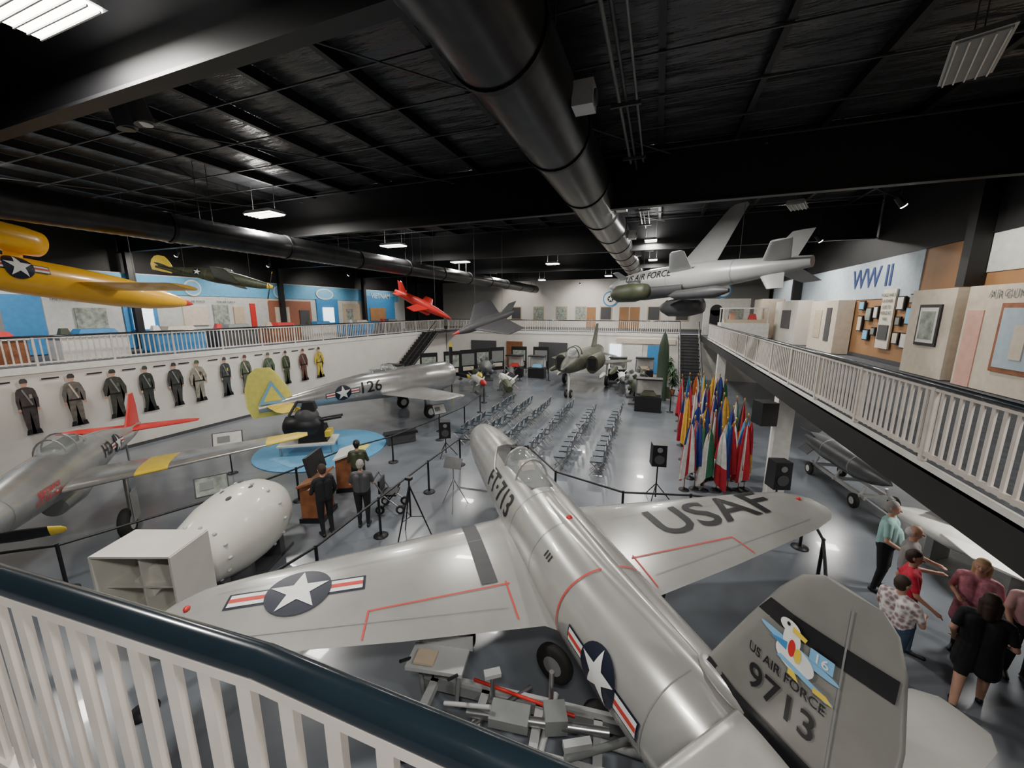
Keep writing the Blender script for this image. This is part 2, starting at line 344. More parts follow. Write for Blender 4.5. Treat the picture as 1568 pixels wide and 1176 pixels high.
ring(7.55,.014,REDL,.012,.12)
for s in(1.6,2.5,5.4,6.4,9.0): ring(s,.005,MG,.006)
for i in range(3): b.decal([(i*.07,-.05),(i*.07+.03,-.05),(i*.07+.03,.05),(i*.07,.05)],side(FP,6.7,.7,-1),DK,.01)
b.ell((6.35,0,2.1),(.05,.05,.05),RED)
b.loft([[V((s,w*math.cos(a),z+h*max(0,math.sin(a)))) for a in [2*pi*j/16 for j in range(16)]] for s,z,w,h in((4.9,1.9,.3,.16),(6,1.9,.24,.2),(7.5,1.9,.2,.25),(8.8,1.9,.14,.34),(9.6,1.9,.08,.34),(10.2,1.9,.05,.3))],SIL)
b.decal([(2.75,-.2),(3.1,-.3),(3.9,-.33),(3.9,.33),(3.1,.3),(2.75,.2)],lambda x,y,o:fpt(FP,x,pi/2-y/.62,o),DK,.012,2)
for sg in(-1,1): b.tube([fpt(FP,2.75+.115*i,pi/2-sg*(.22+.04*min(i,8))/.62,.02) for i in range(11)],.025,SIL)
b.box((3.72,0,2.12),(.12,.36,.4),DK,tp=.8); b.ell((3.6,0,2.22),(.13,.11,.13),DK); b.box((3.35,.2,2.03),(.2,.05,.06),YEL)
b.loft([[V((s,w*math.cos(pi*j/10),1.88+h*math.sin(pi*j/10))) for j in range(11)] for s,w,h in((2.75,.16,.15),(2.98,.27,.36),(3.0,.28,.37))],GLS,cap=False)
can=[(3.85,.33,.44),(4.05,.345,.50),(4.4,.34,.50),(4.8,.30,.42),(5.15,.22,.29),(5.45,.1,.17)]
b.loft([[V((s,w*math.cos(pi*j/14),1.9+h*math.sin(pi*j/14))) for j in range(15)] for s,w,h in can],GLS,cap=False)
b.decal([(3.9,-.3),(5.2,-.2),(5.2,.2),(3.9,.3)],lambda x,y,o:fpt(FP,x,pi/2-y/.62,o),DKG,.01,2); b.box((4.3,0,2.1),(.4,.3,.18),TAN,tp=.7)
for s,w,h in(can[0],(4.62,.325,.47)): b.tube([V((s,w*math.cos(pi*j/14),1.9+h*math.sin(pi*j/14))) for j in range(15)],.022,SIL)
for sg in(-1,1): b.tube([V((s,sg*w,1.92)) for s,w,h in can],.025,SIL)
FS=[(1.9,8.75,1.55,.09),(2.3,9.05,1.27,.1),(3.0,9.38,.93,.1),(3.4,9.58,.68,.1),(3.58,9.7,.5,.1),(3.66,9.82,.3,.08)]
b.wing([(V((le,0,z)),c,t) for z,le,c,t in FS],(0,1,0),SILD)
FA=np.array(FS)
def fn(s,z,off):
    c=np.interp(z,FA[:,0],FA[:,2]); le=np.interp(z,FA[:,0],FA[:,1]); return V((s,-(naca((s-le)/c,.1)*c+off),z))
fz=lambda cs,cz:(lambda x,y,off: fn(cs+x,cz+y,off))
I=lambda x,y,o:fn(x,y,o)
b.decal([(9.47,3.16),(9.55,3.3),(10.24,3.36),(10.24,3.22)],I,DK,.008,2)
b.decal([(9.07,2.28),(9.13,2.42),(10.28,2.42),(10.29,2.26)],I,DK,.01,2)
b.decal([(10.0,3.58),(10.01,3.58),(10.03,2.42),(10.02,2.42)],I,MG,.01,2)
b.text('US AIR FORCE',.07,fz(9.72,2.86),DK,.01,0,sx=.8); b.text('9713',.19,fz(9.72,2.66),DK,.01,0,sx=.85)
F0=fz(9.77,3.1)
b.decal(el(.0,.0,.25,.03,a=-.05),F0,BLT,.013); b.decal(el(-.0,-.06,.12,.09),F0,BW,.016); b.decal(el(-.03,.05,.055,.10),F0,BW,.017); b.decal(el(-.05,.13,.065,.045),F0,BW,.018)
b.decal([(-.03,.15),(.06,.13),(.05,.10),(-.03,.11)],F0,YEL,.021); b.decal(el(-.02,-.0,.022,.06),F0,RED,.02); b.decal(el(.02,-.02,.02,.05),F0,YEL,.021); b.decal(el(-.06,.145,.012,.014,8),F0,DK,.021)
b.decal([(.08,.02),(.21,.02),(.21,.11),(.08,.10)],F0,BLT,.018); b.text('16',.06,fz(9.915,3.16),BW,.022); b.decal([(-.1,-.12),(.2,-.17),(.24,-.15),(.2,-.13),(-.08,-.09)],F0,BLT,.021); b.decal([(.13,-.165),(.24,-.16),(.2,-.125),(.13,-.13)],F0,YEL,.023)
b.decal([(-.17,-.02),(-.05,.02),(-.05,-.04)],F0,BLU,.02); b.decal([(-.02,-.14),(.02,-.14),(.05,-.19),(-.02,-.18)],F0,YEL,.022)
for sg in(-1,1):
    b.wing([(V((9.46,sg*.1,2.3)),.85,.1),(V((9.62,sg*.85,2.33)),.64,.1),(V((9.74,sg*1.28,2.35)),.46,.1),(V((9.84,sg*1.4,2.35)),.28,.08)],(0,0,1),SIL)
b.ell((9.3,0,2.3),(.3,.1,.09),SIL)
for x,y in((1.9,0),(6.0,-1.7),(6.0,1.7)):
    b.cyl((x,y,.33),(x,y,1.3),.05,STEEL); b.wheel((x,y+.14,.33),(0,1,0),.33,.2); b.box((x-.05,y-.12,.85),(.5,.02,.55),SIL); b.cyl((x,y,.8),(x-.5,y,1.2),.025,STEEL)
b.done(TR((-4.87,10.4,0),math.atan2(-.8,.6)))
# ================= prop fighters =================
def fighter(name,M,body,finm,spin,rw=.45,rt=.55,cz0=1.6,czt=1.15,L=9,span=5.2,wroot=2.1,wtip=1.1,ws=2.6,wz=1.25,radial=False,wm=None,wms=None,fin=1.15,finshape=0,fsc=1.,gear=True,blades=4,pr=1.5,pa=0,extra=None,can=(3.2,5.0),tipy=True,stm=None,dih=.3):
    b=B(name); k=L/9
    if radial: P=[(0,cz0,rw*.86,rw*.86,rw*.9),(.25,cz0,rw*.98,rw,rw*1.08),(1.2,cz0,rw,rw*1.02,rw*1.2),(3,cz0-.02,rw*.97,rt,rw*1.15),(5,cz0-.1,rw*.8,rt*.95,rw*.9),(7,(cz0+czt)/2,rw*.5,rt*.65,rw*.55),(9,czt+.1,.07,.16,.1)]
    else: P=[(0,cz0,.06,.06,.06),(.2,cz0,.17,.17,.17),(.55,cz0,.27,.27,.27),(1.2,cz0,.36,.36,.42),(3,cz0-.02,rw,rt*.95,.55),(4.6,cz0-.08,rw*.97,rt,.62),(6.2,cz0*.5+czt*.5+.08,rw*.72,rt*.75,.42),(7.8,czt+.12,rw*.4,rt*.45,.22),(9,czt+.1,.06,.14,.08)]
    P=[(s*k,)+tuple(q) for s,*q in P]
    fus(b,P,body,24,.15)
    if radial:
        b.cyl((-.01,0,cz0),(.02,0,cz0),rw*.74,DK,n=24); b.rev([(-.35,.02),(-.2,.1),(0,.14),(.1,.14)],(0,0,cz0),(1,0,0),spin)
        for i in range(9): a=2*pi*i/9; b.cyl((.0,0,cz0),(.0,rw*.65*math.cos(a),cz0+rw*.65*math.sin(a)),.06,DKG,n=8)
    else: b.rev([(-.02,.02),(.15,.17),(.5,.275),(.56,.275)],(0,0,cz0),(1,0,0),spin)
    hx=-.12 if radial else .35
    for i in range(blades):
        a=pa+2*pi*i/blades; d=V((0,math.cos(a),math.sin(a))); w=V((.35,-math.sin(a),math.cos(a))).normalized(); o=V((hx,0,cz0))
        R=lambda t,c:[o+d*pr*t+w*c*math.cos(q)+d.cross(w)*c*.18*math.sin(q) for q in [2*pi*j/10 for j in range(10)]]
        b.loft([R(.12,.04),R(.3,.1),R(.6,.13),R(.85,.11)],DK); b.loft([R(.85,.11),R(.96,.08),R(1,.03)],YEL if tipy else DK)
    for sg in(-1,1):
        S=[]
        for f in(.05,.28,.4,.8,.95,1.0):
            c=(wroot+(wtip-wroot)*f)*(1 if f<.96 else .55)*k**.3; S.append((V((ws+(wroot-c)*.35,sg*(.2+(span-.2)*f),wz+dih*f)),c,.12))
        b.wing(S,(0,0,1),wm or body,8,wms)
        b.wing([(V((L-1.25*k,sg*.05,czt+.22)),1.0*k,.1),(V((L-.95*k,sg*1.4*k,czt+.24)),.65*k,.1),(V((L-.8*k,sg*1.75*k,czt+.24)),.35*k,.1)],(0,0,1),stm or finm,6)
    z0=czt+.15
    if finshape==0: b.wing([(V((L-1.5*k,0,z0)),1.5*k,.08),(V((L-.85*k,0,z0+fin*.6)),.85*k,.09),(V((L-.5*k,0,z0+fin)),.4*k,.09)],(0,1,0),finm,6)
    else:
        q=k*fsc; b.wing([(V((L-1.2*q,0,z0-.35)),1.4*q,.07),(V((L-1.25*q,0,z0+.1)),1.6*q,.08),(V((L-1.0*q,0,z0+fin*.5)),1.35*q,.08),(V((L-.7*q,0,z0+fin*.85)),.9*q,.08),(V((L-.5*q,0,z0+fin)),.45*q,.08)],(0,1,0),finm,8)
    c0,c1=can[0]*k,can[1]*k; zc=pat(P,(c0+c1)/2)[1]+pat(P,(c0+c1)/2)[3]-.12; n=9
    C=[(c0+(c1-c0)*i/n,.30*math.sin(pi*min(.5,i/n*1.2+.08))*(1 if i<6 else 1-(i-5)/8),.42*math.sin(pi*(i/n)**.75*.95+.12)) for i in range(n+1)]
    b.loft([[V((s,w*math.cos(pi*j/10),zc+max(h,.02)*math.sin(pi*j/10))) for j in range(11)] for s,w,h in C],GLS,cap=False)
    for i in(0,2,4,7,9): s,w,h=C[i]; b.tube([V((s,w*math.cos(pi*j/10),zc+max(h,.02)*math.sin(pi*j/10))) for j in range(11)],.018,body)
    b.box(((c0+c1)/2,0,zc+.08),((c1-c0)*.5,.3,.2),DK)
    for s in(1.3*k,5.4*k,7*k):
        vs=[];fs=[]
        for i in range(33):
            for ds in(-.006,.006): vs.append(fpt(P,s+ds,2*pi*i/32,.006))
            if i: fs.append((2*i-2,2*i-1,2*i+1,2*i))
        b.add(vs,fs,MG)
    if gear:
        for sg in(-1,1):
            b.cyl((ws+.5,sg*1.3,wz),(ws+.3,sg*1.35,.35),.055,STEEL); b.wheel((ws+.3,sg*1.35+.1,.34),(0,1,0),.34,.2); b.box((ws+.35,sg*1.35-.08,.75),(.35,.02,.7),body)
        b.cyl((L-1.4*k,0,.15),(L-1.4*k,0,czt),.03,STEEL); b.wheel((L-1.4*k,0,.15),(0,1,0),.15,.1)
    if extra: extra(b,P)
    return b.done(M)
def ex51(b,P):
    b.star(side(P,6.0,.05,-1),.27,.01,2); b.text('H2',.34,side(P,5.15,.1,-1),DK,.012,1); b.text('SERGEANT',.11,side(P,2.3,.1,-1),RED,.012,0); b.text('LITTLE LADY',.11,side(P,2.3,-.2,-1),RED,.012,0)
    b.loft([[V((s,w*math.cos(2*pi*j/16),z+h*math.sin(2*pi*j/16))) for j in range(16)] for s,w,z,h in((3.3,.22,.85,.2),(4.2,.28,.9,.3),(5.3,.2,.98,.2))],SIL2)
fighter('silver_propeller_fighter',TR((-9.86,1.7,0),math.atan2(.65,-.76)),SIL2,RED,RED,wms=[SIL2,YEL,SIL2,YEL,YEL],pa=pi+.05,pr=1.35,extra=ex51,wroot=1.6,wtip=.6,span=5.1,wz=1.4,dih=.4)
def ex47(b,P):
    b.star(side(P,5.9,.05,1,1),.34,.01,2); b.text('126',.5,side(P,4.7,.1,1,-1),DK,.012,1)
    o=lambda x,y,off: V((8.5-x,.07+off,1.95+y))
    b.decal([(-.5,-.38),(.5,-.38),(.0,.55)],o,BLT,.05); b.decal([(-.32,-.27),(.32,-.27),(.0,.34)],o,LYEL,.06)
fighter('silver_radial_fighter',TR((-10.5,18.3,0),math.atan2(-.9,-.43)),SIL2,LYEL,SIL2,radial=True,rw=.68,rt=.64,cz0=1.8,czt=1.25,wroot=2.3,wtip=1.4,span=4.5,ws=1.9,wz=1.3,fin=1.6,finshape=1,fsc=1.08,pr=1.7,extra=ex47,can=(3.0,4.8),stm=YEL)
def wires(b,M,pts):
    I=M.inverted()
    for p in pts:
        w=M@V(p); t=I@V((w.x,w.y,9.15)); b.cyl(p,t,.006/(M.to_scale().x),DKG,n=5)
M=frame((-15.0,11.9,6.05),(-17.6,9.3,6.85),(-.25,-.1,1))@Matrix.Scale(.42,4)@Matrix.Translation((0,0,-1.4))
def exh(b,P): wires(b,M,[(2,0,2),(7,0,1.6)]); b.star(side(P,6,.1,1,-1),.3,.012,1,False)
fighter('hanging_fighter_model',M,OLV,YEL,YEL,gear=False,wm=OLV,extra=exh,rt=.6,finshape=1,fin=1.0,stm=OLV)
# ================= flying bomb =================
b=B('hanging_flying_bomb'); M=frame((-15.0,8.8,5.4),(-13.2,4.1,6.0),(0,0,1))
b.rev([(0,.02),(.12,.06),(.4,.13)],(0,0,0),(1,0,0),RED)
b.rev([(.4,.13),(.9,.24),(1.6,.35),(2.6,.41),(3.6,.42),(4.8,.40),(6.0,.30),(7.2,.14)],(0,0,0),(1,0,0),ORY,28)
for sg in(-1,1): b.wing([(V((2.9,sg*.3,0)),1.05,.12),(V((2.9,sg*2.5,0)),1.0,.12),(V((2.98,sg*2.56,0)),.8,.1)],(0,0,1),ORY); b.wing([(V((6.2,sg*.1,0)),.6,.1),(V((6.3,sg*1.0,0)),.45,.1)],(0,0,1),ORY)
b.wing([(V((6.1,0,.1)),.8,.1),(V((6.5,0,1.0)),.45,.1)],(0,1,0),ORY)
b.rev([(4.3,.2),(4.32,.28),(4.6,.31),(5.4,.29),(6.2,.21),(8.4,.2)],(0,0,.78),(1,0,0),ORY); b.cyl((4.28,0,.78),(4.31,0,.78),.19,DK)
b.wing([(V((4.6,0,.3)),.35,.2),(V((4.6,0,.6)),.35,.2)],(0,1,0),ORY)
vp=[(0,0,.1,.1,.1),(3,0,.42,.42,.42),(4.8,0,.4,.4,.4),(7.2,0,.14,.14,.14)]
b.star(side(vp,5.0,.35,1,-1),.26,.012,2); wires(b,M,[(2,0,.3),(5.5,0,1)]); b.done(M)
# ================= fat bomb =================
b=B('fat_man_bomb'); b.rev([(0,.02),(.05,.28),(.18,.48),(.45,.65),(.8,.75),(1.2,.77),(1.6,.73),(2.1,.6),(2.5,.46),(2.7,.4)],(0,0,1.0),(1,0,0),CREAM,36)
S=.57
for y,z,dy,dz in((0,S,2*S,.03),(0,-S,2*S,.03),(S,0,.03,2*S),(-S,0,.03,2*S)): b.box((2.93,y,1.18+z),(.7,dy,dz),CREAM)
b.box((2.66,0,1.18),(.03,2*S,2*S),CREAM); b.box((2.9,0,1.18),(.5,.03,2*S),CREAM); b.box((2.9,0,1.18),(.5,2*S,.03),CREAM); b.box((2.85,0,1.18),(.4,.36,.36),CREAM,Matrix.Rotation(pi/4,3,'X'))
for s,r in((.9,.765),(2.2,.57)):
    for i in range(14): a=2*pi*i/14; b.ell((s,r*math.cos(a),1+r*math.sin(a)),(.04,.03,.03),LG)
for s,a in((1.0,1.3),(1.25,1.8),(.8,1.75),(1.5,1.4),(1.0,2.3)): b.ell((s,.745*math.cos(a),1+.745*math.sin(a)),(.07,.035,.035),DKG)
b.cyl((1.55,0,.5),(1.55,0,.0),.4,DKG); b.box((.7,0,.25),(.15,1.0,.5),DKG); b.box((2.2,0,.28),(.15,.9,.56),DKG); b.box((1.5,0,.04),(2.4,1.0,.08),DKG)
b.done(TR((-7.95,5.75,0),math.atan2(-.94,.35)))
# ================= drone ====================
b=B('hanging_target_drone'); M=frame((-1.9,16.4,6.1),(3.9,12.0,6.45),(.55,.2,1))
DP=[(0,0,.03,.03,.03),(.25,0,.17,.17,.17),(.9,0,.33,.34,.34),(2.0,0,.42,.44,.44),(4.0,0,.42,.42,.46),(5.4,0,.3,.3,.34),(6.9,0,.14,.15,.15)]
fus(b,DP,LG,28,.15); b.text('US AIR FORCE',.24,side(DP,2.1,-.05,-1,1),DK,.014,1,sx=.9)
b.loft([[V((s,w*math.cos(2*pi*j/16),-.42+h*math.sin(2*pi*j/16))) for j in range(16)] for s,w,h in((1.1,.22,.2),(1.9,.28,.26),(3.5,.25,.2))],DKG)
for sg in(-1,1):
    b.wing([(V((2.9,sg*.3,0)),.9,.1),(V((3.5,sg*1.25,.1)),.5,.1),(V((3.6,sg*1.32,.1)),.35,.1)],(0,0,1),LG)
    b.wing([(V((5.7,sg*.12,.05)),.75,.1),(V((6.3,sg*1.05,.05)),.5,.1)],(0,0,1),LG)
    px=1.0 if sg<0 else 2.3
    b.rev([(0,.02),(.12,.15),(.4,.3),(1.1,.33),(1.6,.24),(1.62,.05)],(px,sg*.62-.1,-.8),(1,0,0),OLV if sg<0 else DKG,20); b.box((px+.8,sg*.5-.1,-.42),(.5,.08,.3),DKG)
b.rev([(0,.02),(.3,.15),(1.6,.18),(2.0,.06)],(3.1,-.2,-.75),(1,0,0),DKG,16)
b.wing([(V((2.9,0,.35)),1.35,.1),(V((4.1,0,2.35)),.62,.1),(V((4.25,0,2.45)),.4,.1)],(0,1,0),LG)
b.wing([(V((.7,0,.1)),.5,.1),(V((.9,-.9,.0)),.3,.1)],(0,.1,1),LG); b.wing([(V((5.6,0,.1)),.9,.1),(V((6.2,0,1.0)),.55,.1)],(0,1,0),LG); b.wing([(V((5.6,0,-.1)),.7,.1),(V((6.0,0,-.7)),.4,.1)],(0,1,0),LG)
for s in(1.0,2.9,5.0):
    vs=[];fs=[]
    for i in range(33):
        for ds in(-.006,.006): vs.append(fpt(DP,s+ds,2*pi*i/32,.006))
        if i: fs.append((2*i-2,2*i-1,2*i+1,2*i))
    b.add(vs,fs,MG)
wires(b,M,[(1.5,0,.4),(5,0,.3)]); b.done(M)
b=B('hanging_red_drone'); M=frame((-10.0,17.8,4.75),(-12.9,17.1,6.2),(0,-.3,1))
b.rev([(0,.02),(.3,.1),(.9,.2),(2.0,.24),(2.8,.18),(3.3,.08)],(0,0,0),(1,0,0),RED); b.rev([(0,.08),(.1,.14),(1,.12)],(1.2,0,-.3),(1,0,0),RED)
for sg in(-1,1): b.wing([(V((1.2,sg*.15,0)),.7,.1),(V((1.6,sg*1.1,0)),.45,.1)],(0,0,1),RED); b.wing([(V((2.7,sg*.05,.05)),.4,.1),(V((2.9,sg*.5,.05)),.3,.1)],(0,0,1),RED)
b.wing([(V((2.6,0,.1)),.5,.1),(V((3.0,0,.6)),.3,.1)],(0,1,0),RED); wires(b,M,[(1,0,.2),(2.6,0,.1)]); b.done(M)
b=B('hanging_dark_drone'); M=frame((-8.3,15.2,4.2),(-6.7,17.8,5.1),(.55,-.25,1))
b.rev([(-.2,.02),(0,.06),(.15,.1)],(0,0,0),(1,0,0),RED); b.rev([(.1,.09),(.6,.2),(1.6,.24),(2.8,.2),(3.3,.1)],(0,0,0),(1,0,0),DKG)
for sg in(-1,1): b.wing([(V((.7,sg*.1,0)),1.9,.06),(V((1.9,sg*1.3,.05)),1.0,.06)],(0,0,1),DKG)
b.wing([(V((2.3,0,.1)),.9,.06),(V((2.9,0,.6)),.5,.06)],(0,1,0),MG); wires(b,M,[(1,0,.2),(2.6,0,.1)]); b.done(M)
# ================= far camo jet =================
b=B('camo_jet_fighter')
JP=[(-.2,1.9,.03,.03,.03),(.3,1.9,.2,.2,.2),(1.2,1.95,.42,.42,.42),(2.6,2.0,.6,.62,.6),(4.5,2.0,.85,.65,.65),(8,2.0,.8,.55,.5),(10.2,2.1,.5,.45,.35)]
fus(b,JP,OLV2,24,.25); b.rev([(0,.02),(.5,.2),(.55,.21)],(-.22,0,1.9),(1,0,0),DK)
for sg in(-1,1):
    b.loft([[V((s,sg*(1.02)+w*math.cos(2*pi*j/14),1.85+h*math.sin(2*pi*j/14))) for j in range(14)] for s,w,h in((3.2,.4,.56),(3.3,.42,.6),(6,.35,.55))],OLV2); b.box((3.19,sg*1.02,1.85),(.02,.5,.75),DK)
    b.wing([(V((4.6,sg*.7,1.6)),3.2,.05),(V((7.2,sg*2.9,1.65)),1.2,.05)],(0,0,1),OLV2); b.wing([(V((8.6,sg*.3,2)),1.4,.05),(V((9.2,sg*1.6,1.7)),.8,.05)],(0,0,1),OLV2)
    b.cyl((6,sg*1.5,1.6),(6,sg*1.5,.4),.07,WH); b.wheel((6,sg*1.5,.38),(0,1,0),.38,.22); b.rev([(0,.02),(.5,.15),(2,.22),(3,.1)],(4.0,sg*2.0,1.2),(1,0,0),OLV); b.rev([(0,.02),(.4,.12),(1.6,.14)],(3.8,sg*1.4,.95),(1,0,0),WH)
b.wing([(V((7.4,0,2.4)),2.3,.06),(V((9.2,0,4.2)),.9,.06)],(0,1,0),OLV2)
b.loft([[V((s,.42*w*math.cos(pi*j/10),2.4+.62*w*math.sin(pi*j/10))) for j in range(11)] for s,w in((1.5,.2),(1.9,.85),(2.6,1),(3.6,.7),(4.2,.2))],GLS,cap=False); b.box((2.6,0,2.5),(1.2,.45,.55),DK,tp=.6)
for a in(.2,1): b.tube([V((2.0+a,.42*math.cos(pi*j/10),2.4+.62*math.sin(pi*j/10))) for j in range(11)],.03,OLV)
b.cyl((1.6,0,1.6),(1.5,0,.3),.06,WH)
for sg in(-1,1): b.wheel((1.5,sg*.15,.25),(0,1,0),.25,.14)
b.done(TR((-4.85,21.0,0),math.atan2(1,.05)))
def missile(n,loc,rot,L,r,m,m2,z=.9,tilt=0,stand=MG):
    b=B(n); d=V((math.cos(tilt),0,math.sin(tilt))); o=V((-L/2*math.cos(tilt),0,z-L/2*math.sin(tilt)))
    b.rev([(0,.01),(L*.05,r*.45),(L*.14,r*.85),(L*.22,r)],o,d,m2,18); b.rev([(L*.22,r),(L*.9,r),(L,r*.7)],o,d,m,18)
    for i in range(4):
        a=pi/4+i*pi/2
        for s,w in((.3,.9),(.84,1.4)):
            c=o+d*L*s; u=V((0,math.cos(a),math.sin(a))); q=L*.09; p=[c+u*r*.9,c+d*q*1.3+u*r*.9,c+d*q*1.3+u*r*(1+w),c+d*q*.7+u*r*(1+w)]; t=u.cross(d)*.01
            b.add([x+t for x in p]+[x-t for x in p],[(0,1,2,3),(7,6,5,4),(0,4,5,1),(1,5,6,2),(2,6,7,3),(3,7,4,0)],m)
    for s in(-.25,.25): b.box((s*L,0,(z-r)/2),(.08,.5,z-r+.05),stand,tp=.5); b.box((s*L,0,.03),(.12,.7,.06),stand)
    b.box((0,0,.1),(L*.55,.08,.08),stand); return b.done(TR(loc,rot))
for x,y,r,L,q,m,m2 in((-10.2,21.4,2.3,2.8,.2,WH,RED),(-8.9,22.6,-.9,3.0,.24,WH,OLV),(-8.0,20.6,-1.1,2.6,.24,OLV,DKG),(-11.4,23.7,2.2,2.6,.2,OLV,YEL),(-1.9,25.5,1.7,2.8,.24,WH,DKG),(-12.8,21.8,2.2,2.4,.2,OLV,DKG),(-9.6,25.4,-1.2,2.8,.26,DKG,RED),(-14.6,19.8,2.2,2.4,.18,WH,DKG),(-.9,27.6,1.4,2.6,.22,OLV,WH)): missile('missile_on_stand',(x,y,0),r,L,q,m,m2)
b=B('standing_rocket'); b.rev([(0,.34),(.05,.3),(2.6,.3),(3.2,.26),(3.8,.12),(4.0,.02)],(0,0,0),(0,0,1),mat('rocket_green',(.035,.06,.035),.5),24)
for i in range(4): a=i*pi/2; b.box((.38*math.cos(a),.38*math.sin(a),.45),(.3,.03,.7),OLV,Matrix.Rotation(a,3,'Z'),tp=.5)
b.done(TR((.45,23.8,0)))
def engine(loc,rot,m):
    b=B('radial_engine'); b.rev([(-.35,.2),(-.3,.45),(.1,.5),(.3,.36),(.55,.16),(.7,.05)],(0,0,1.05),(1,0,0),m)
    for i in range(9):
        a=2*pi*i/9; d=V((0,math.cos(a),math.sin(a))); o=V((0,0,1.05))
        for t in range(4): b.cyl(o+d*(.4+.07*t),o+d*(.44+.07*t),.17-.01*t,m,n=10)
        b.cyl(o+d*.35,o+d*.68,.12,DKG,n=8)
    b.box((-.2,0,.28),(.15,.8,.56),DKG,tp=.5); b.box((0,0,.05),(1.0,1.1,.1),DKG); return b.done(TR(loc,rot))
engine((-.7,22.4,0),-1.6,OLV); engine((-1.0,24.2,0),-1.4,MG); engine((-11.9,26.2,0),-1.2,MG)
b=B('black_turret_display'); b.box((0,0,.4),(1.9,1.1,.06),WH)
for sx in(-.85,.85):
    for sy in(-.45,.45): b.cyl((sx,sy,0),(sx,sy,.4),.04,STEEL)
b.rev([(-.8,.2),(-.7,.38),(-.2,.45),(.3,.42),(.5,.25)],(0,0,1.0),(1,0,0),DK); b.box((.2,0,.7),(1.0,.7,.6),DK,tp=.8); b.ell((.0,0,1.35),(.42,.38,.35),DKG); b.cyl((.4,.15,1.2),(1.2,.15,1.3),.05,DK); b.cyl((.4,-.15,1.2),(1.2,-.15,1.3),.05,DK)
b.box((.1,.0,1.75),(.5,.4,.3),DK,tp=.7); b.box((-.35,.3,1.2),(.1,.1,.9),YEL); b.box((.75,-.2,.75),(.2,.5,.2),YEL); b.tube([V((-.6,0,1.4)),V((-.3,.1,1.9)),V((.2,0,1.9))],.05,DKG); b.done(TR((-11.9,10.2,0),.6))
b=B('floor_map_disc'); n=40; fp=pln((0,0,.04),(1,0,0),(0,1,0))
b.loft([[V((2.3*math.cos(2*pi*j/n)*q,2.3*math.sin(2*pi*j/n)*q,z)) for j in range(n)] for q,z in((1,0.0),(1,.03),(.97,.04))],mat('map_blue',(.10,.36,.62),.4),smooth=False)
b.decal([(-.8,-1.6),(.6,-1.9),(1.2,-.9),(.5,.2),(-.9,-.2)],fp,mat('map_land',(.16,.42,.66),.5),.005); b.decal([(1.0,.2),(1.8,.1),(1.5,.9),(1.1,.8)],fp,LYEL,.005); b.decal([(-1.8,.2),(-.8,.3),(-.9,1.4),(-1.6,1.1)],fp,BLU,.005)
b.done(TR((-11.7,10.6,0)))
for i,(x,y) in enumerate(((-14.2,25.2),(-13.6,26.6),(-13.0,28.0),(-12.3,29.4),(-10.8,30.6),(-9,31),(-15.2,23.6))):
    b=B('display_board'); b.box((0,0,1.25),(1.3,.06,1.9),DK); b.box((0,-.04,1.45),(1.05,.02,.9),MG if i%2 else PHG); b.box((0,-.055,.75),(.9,.01,.3),BEI)
    for sx in(-.6,.6): b.cyl((sx,0,0),(sx,0,.5),.025,DK); b.box((sx,0,.02),(.06,.5,.04),DK)
    b.done(TR((x,y,0),.9 if i<4 or i==6 else .2))
for i,(x,y) in enumerate(((-2.6,29.8),(-.7,30.2),(-16,20.6),(-8.6,28.6),(-10.4,28.4),(-.2,20.9))):
    b=B('glass_display_case'); b.box((0,0,.4),(1.3,.7,.8),DK); b.box((0,0,1.7),(1.3,.7,.08),DK); b.box((0,0,.95),(.8,.4,.25),(WH,TAN,OLV,BLT,RED,OLV)[i],tp=.6)
    for sx in(-.62,.62):
        for sy in(-.32,.32): b.box((sx,sy,1.25),(.03,.03,.9),STEEL)
    b.box((0,.33,1.25),(1.25,.01,.85),WH); b.done(TR((x,y,0)))
# ================= chairs =================
b=B('folding_chair')
b.box((0,0,.45),(.42,.42,.035),CH); b.box((-.24,0,.72),(.03,.42,.24),CH,Matrix.Rotation(-.12,3,'Y'))
for sy in(-.22,.22):
    b.tube([V((-.27,sy,.86)),V((-.2,sy,.45)),V((.22,sy,.0))],.013,STEEL,6); b.tube([V((.2,sy,.45)),V((-.24,sy,0))],.013,STEEL,6)
b.cyl((-.27,-.22,.86),(-.27,.22,.86),.013,STEEL,n=6); b.cyl((.1,-.22,.15),(.1,.22,.15),.01,STEEL,n=6)
ch0=b.done(TR((-1.55,11.95,0),pi+.12))
for r,x in enumerate((-1.55,-2.75,-3.95,-5.1,-6.1,-7.1)):
    for i in range(13):
        if i in(6,) or (r==0 and i==0): continue
        y=11.95+i*.55
        if (r>2 and i<1) or (r>3 and i<2): continue
        dup(ch0,(x+RN.uniform(-.04,.04),y+RN.uniform(-.03,.03),0),pi+.12+RN.uniform(-.05,.05))
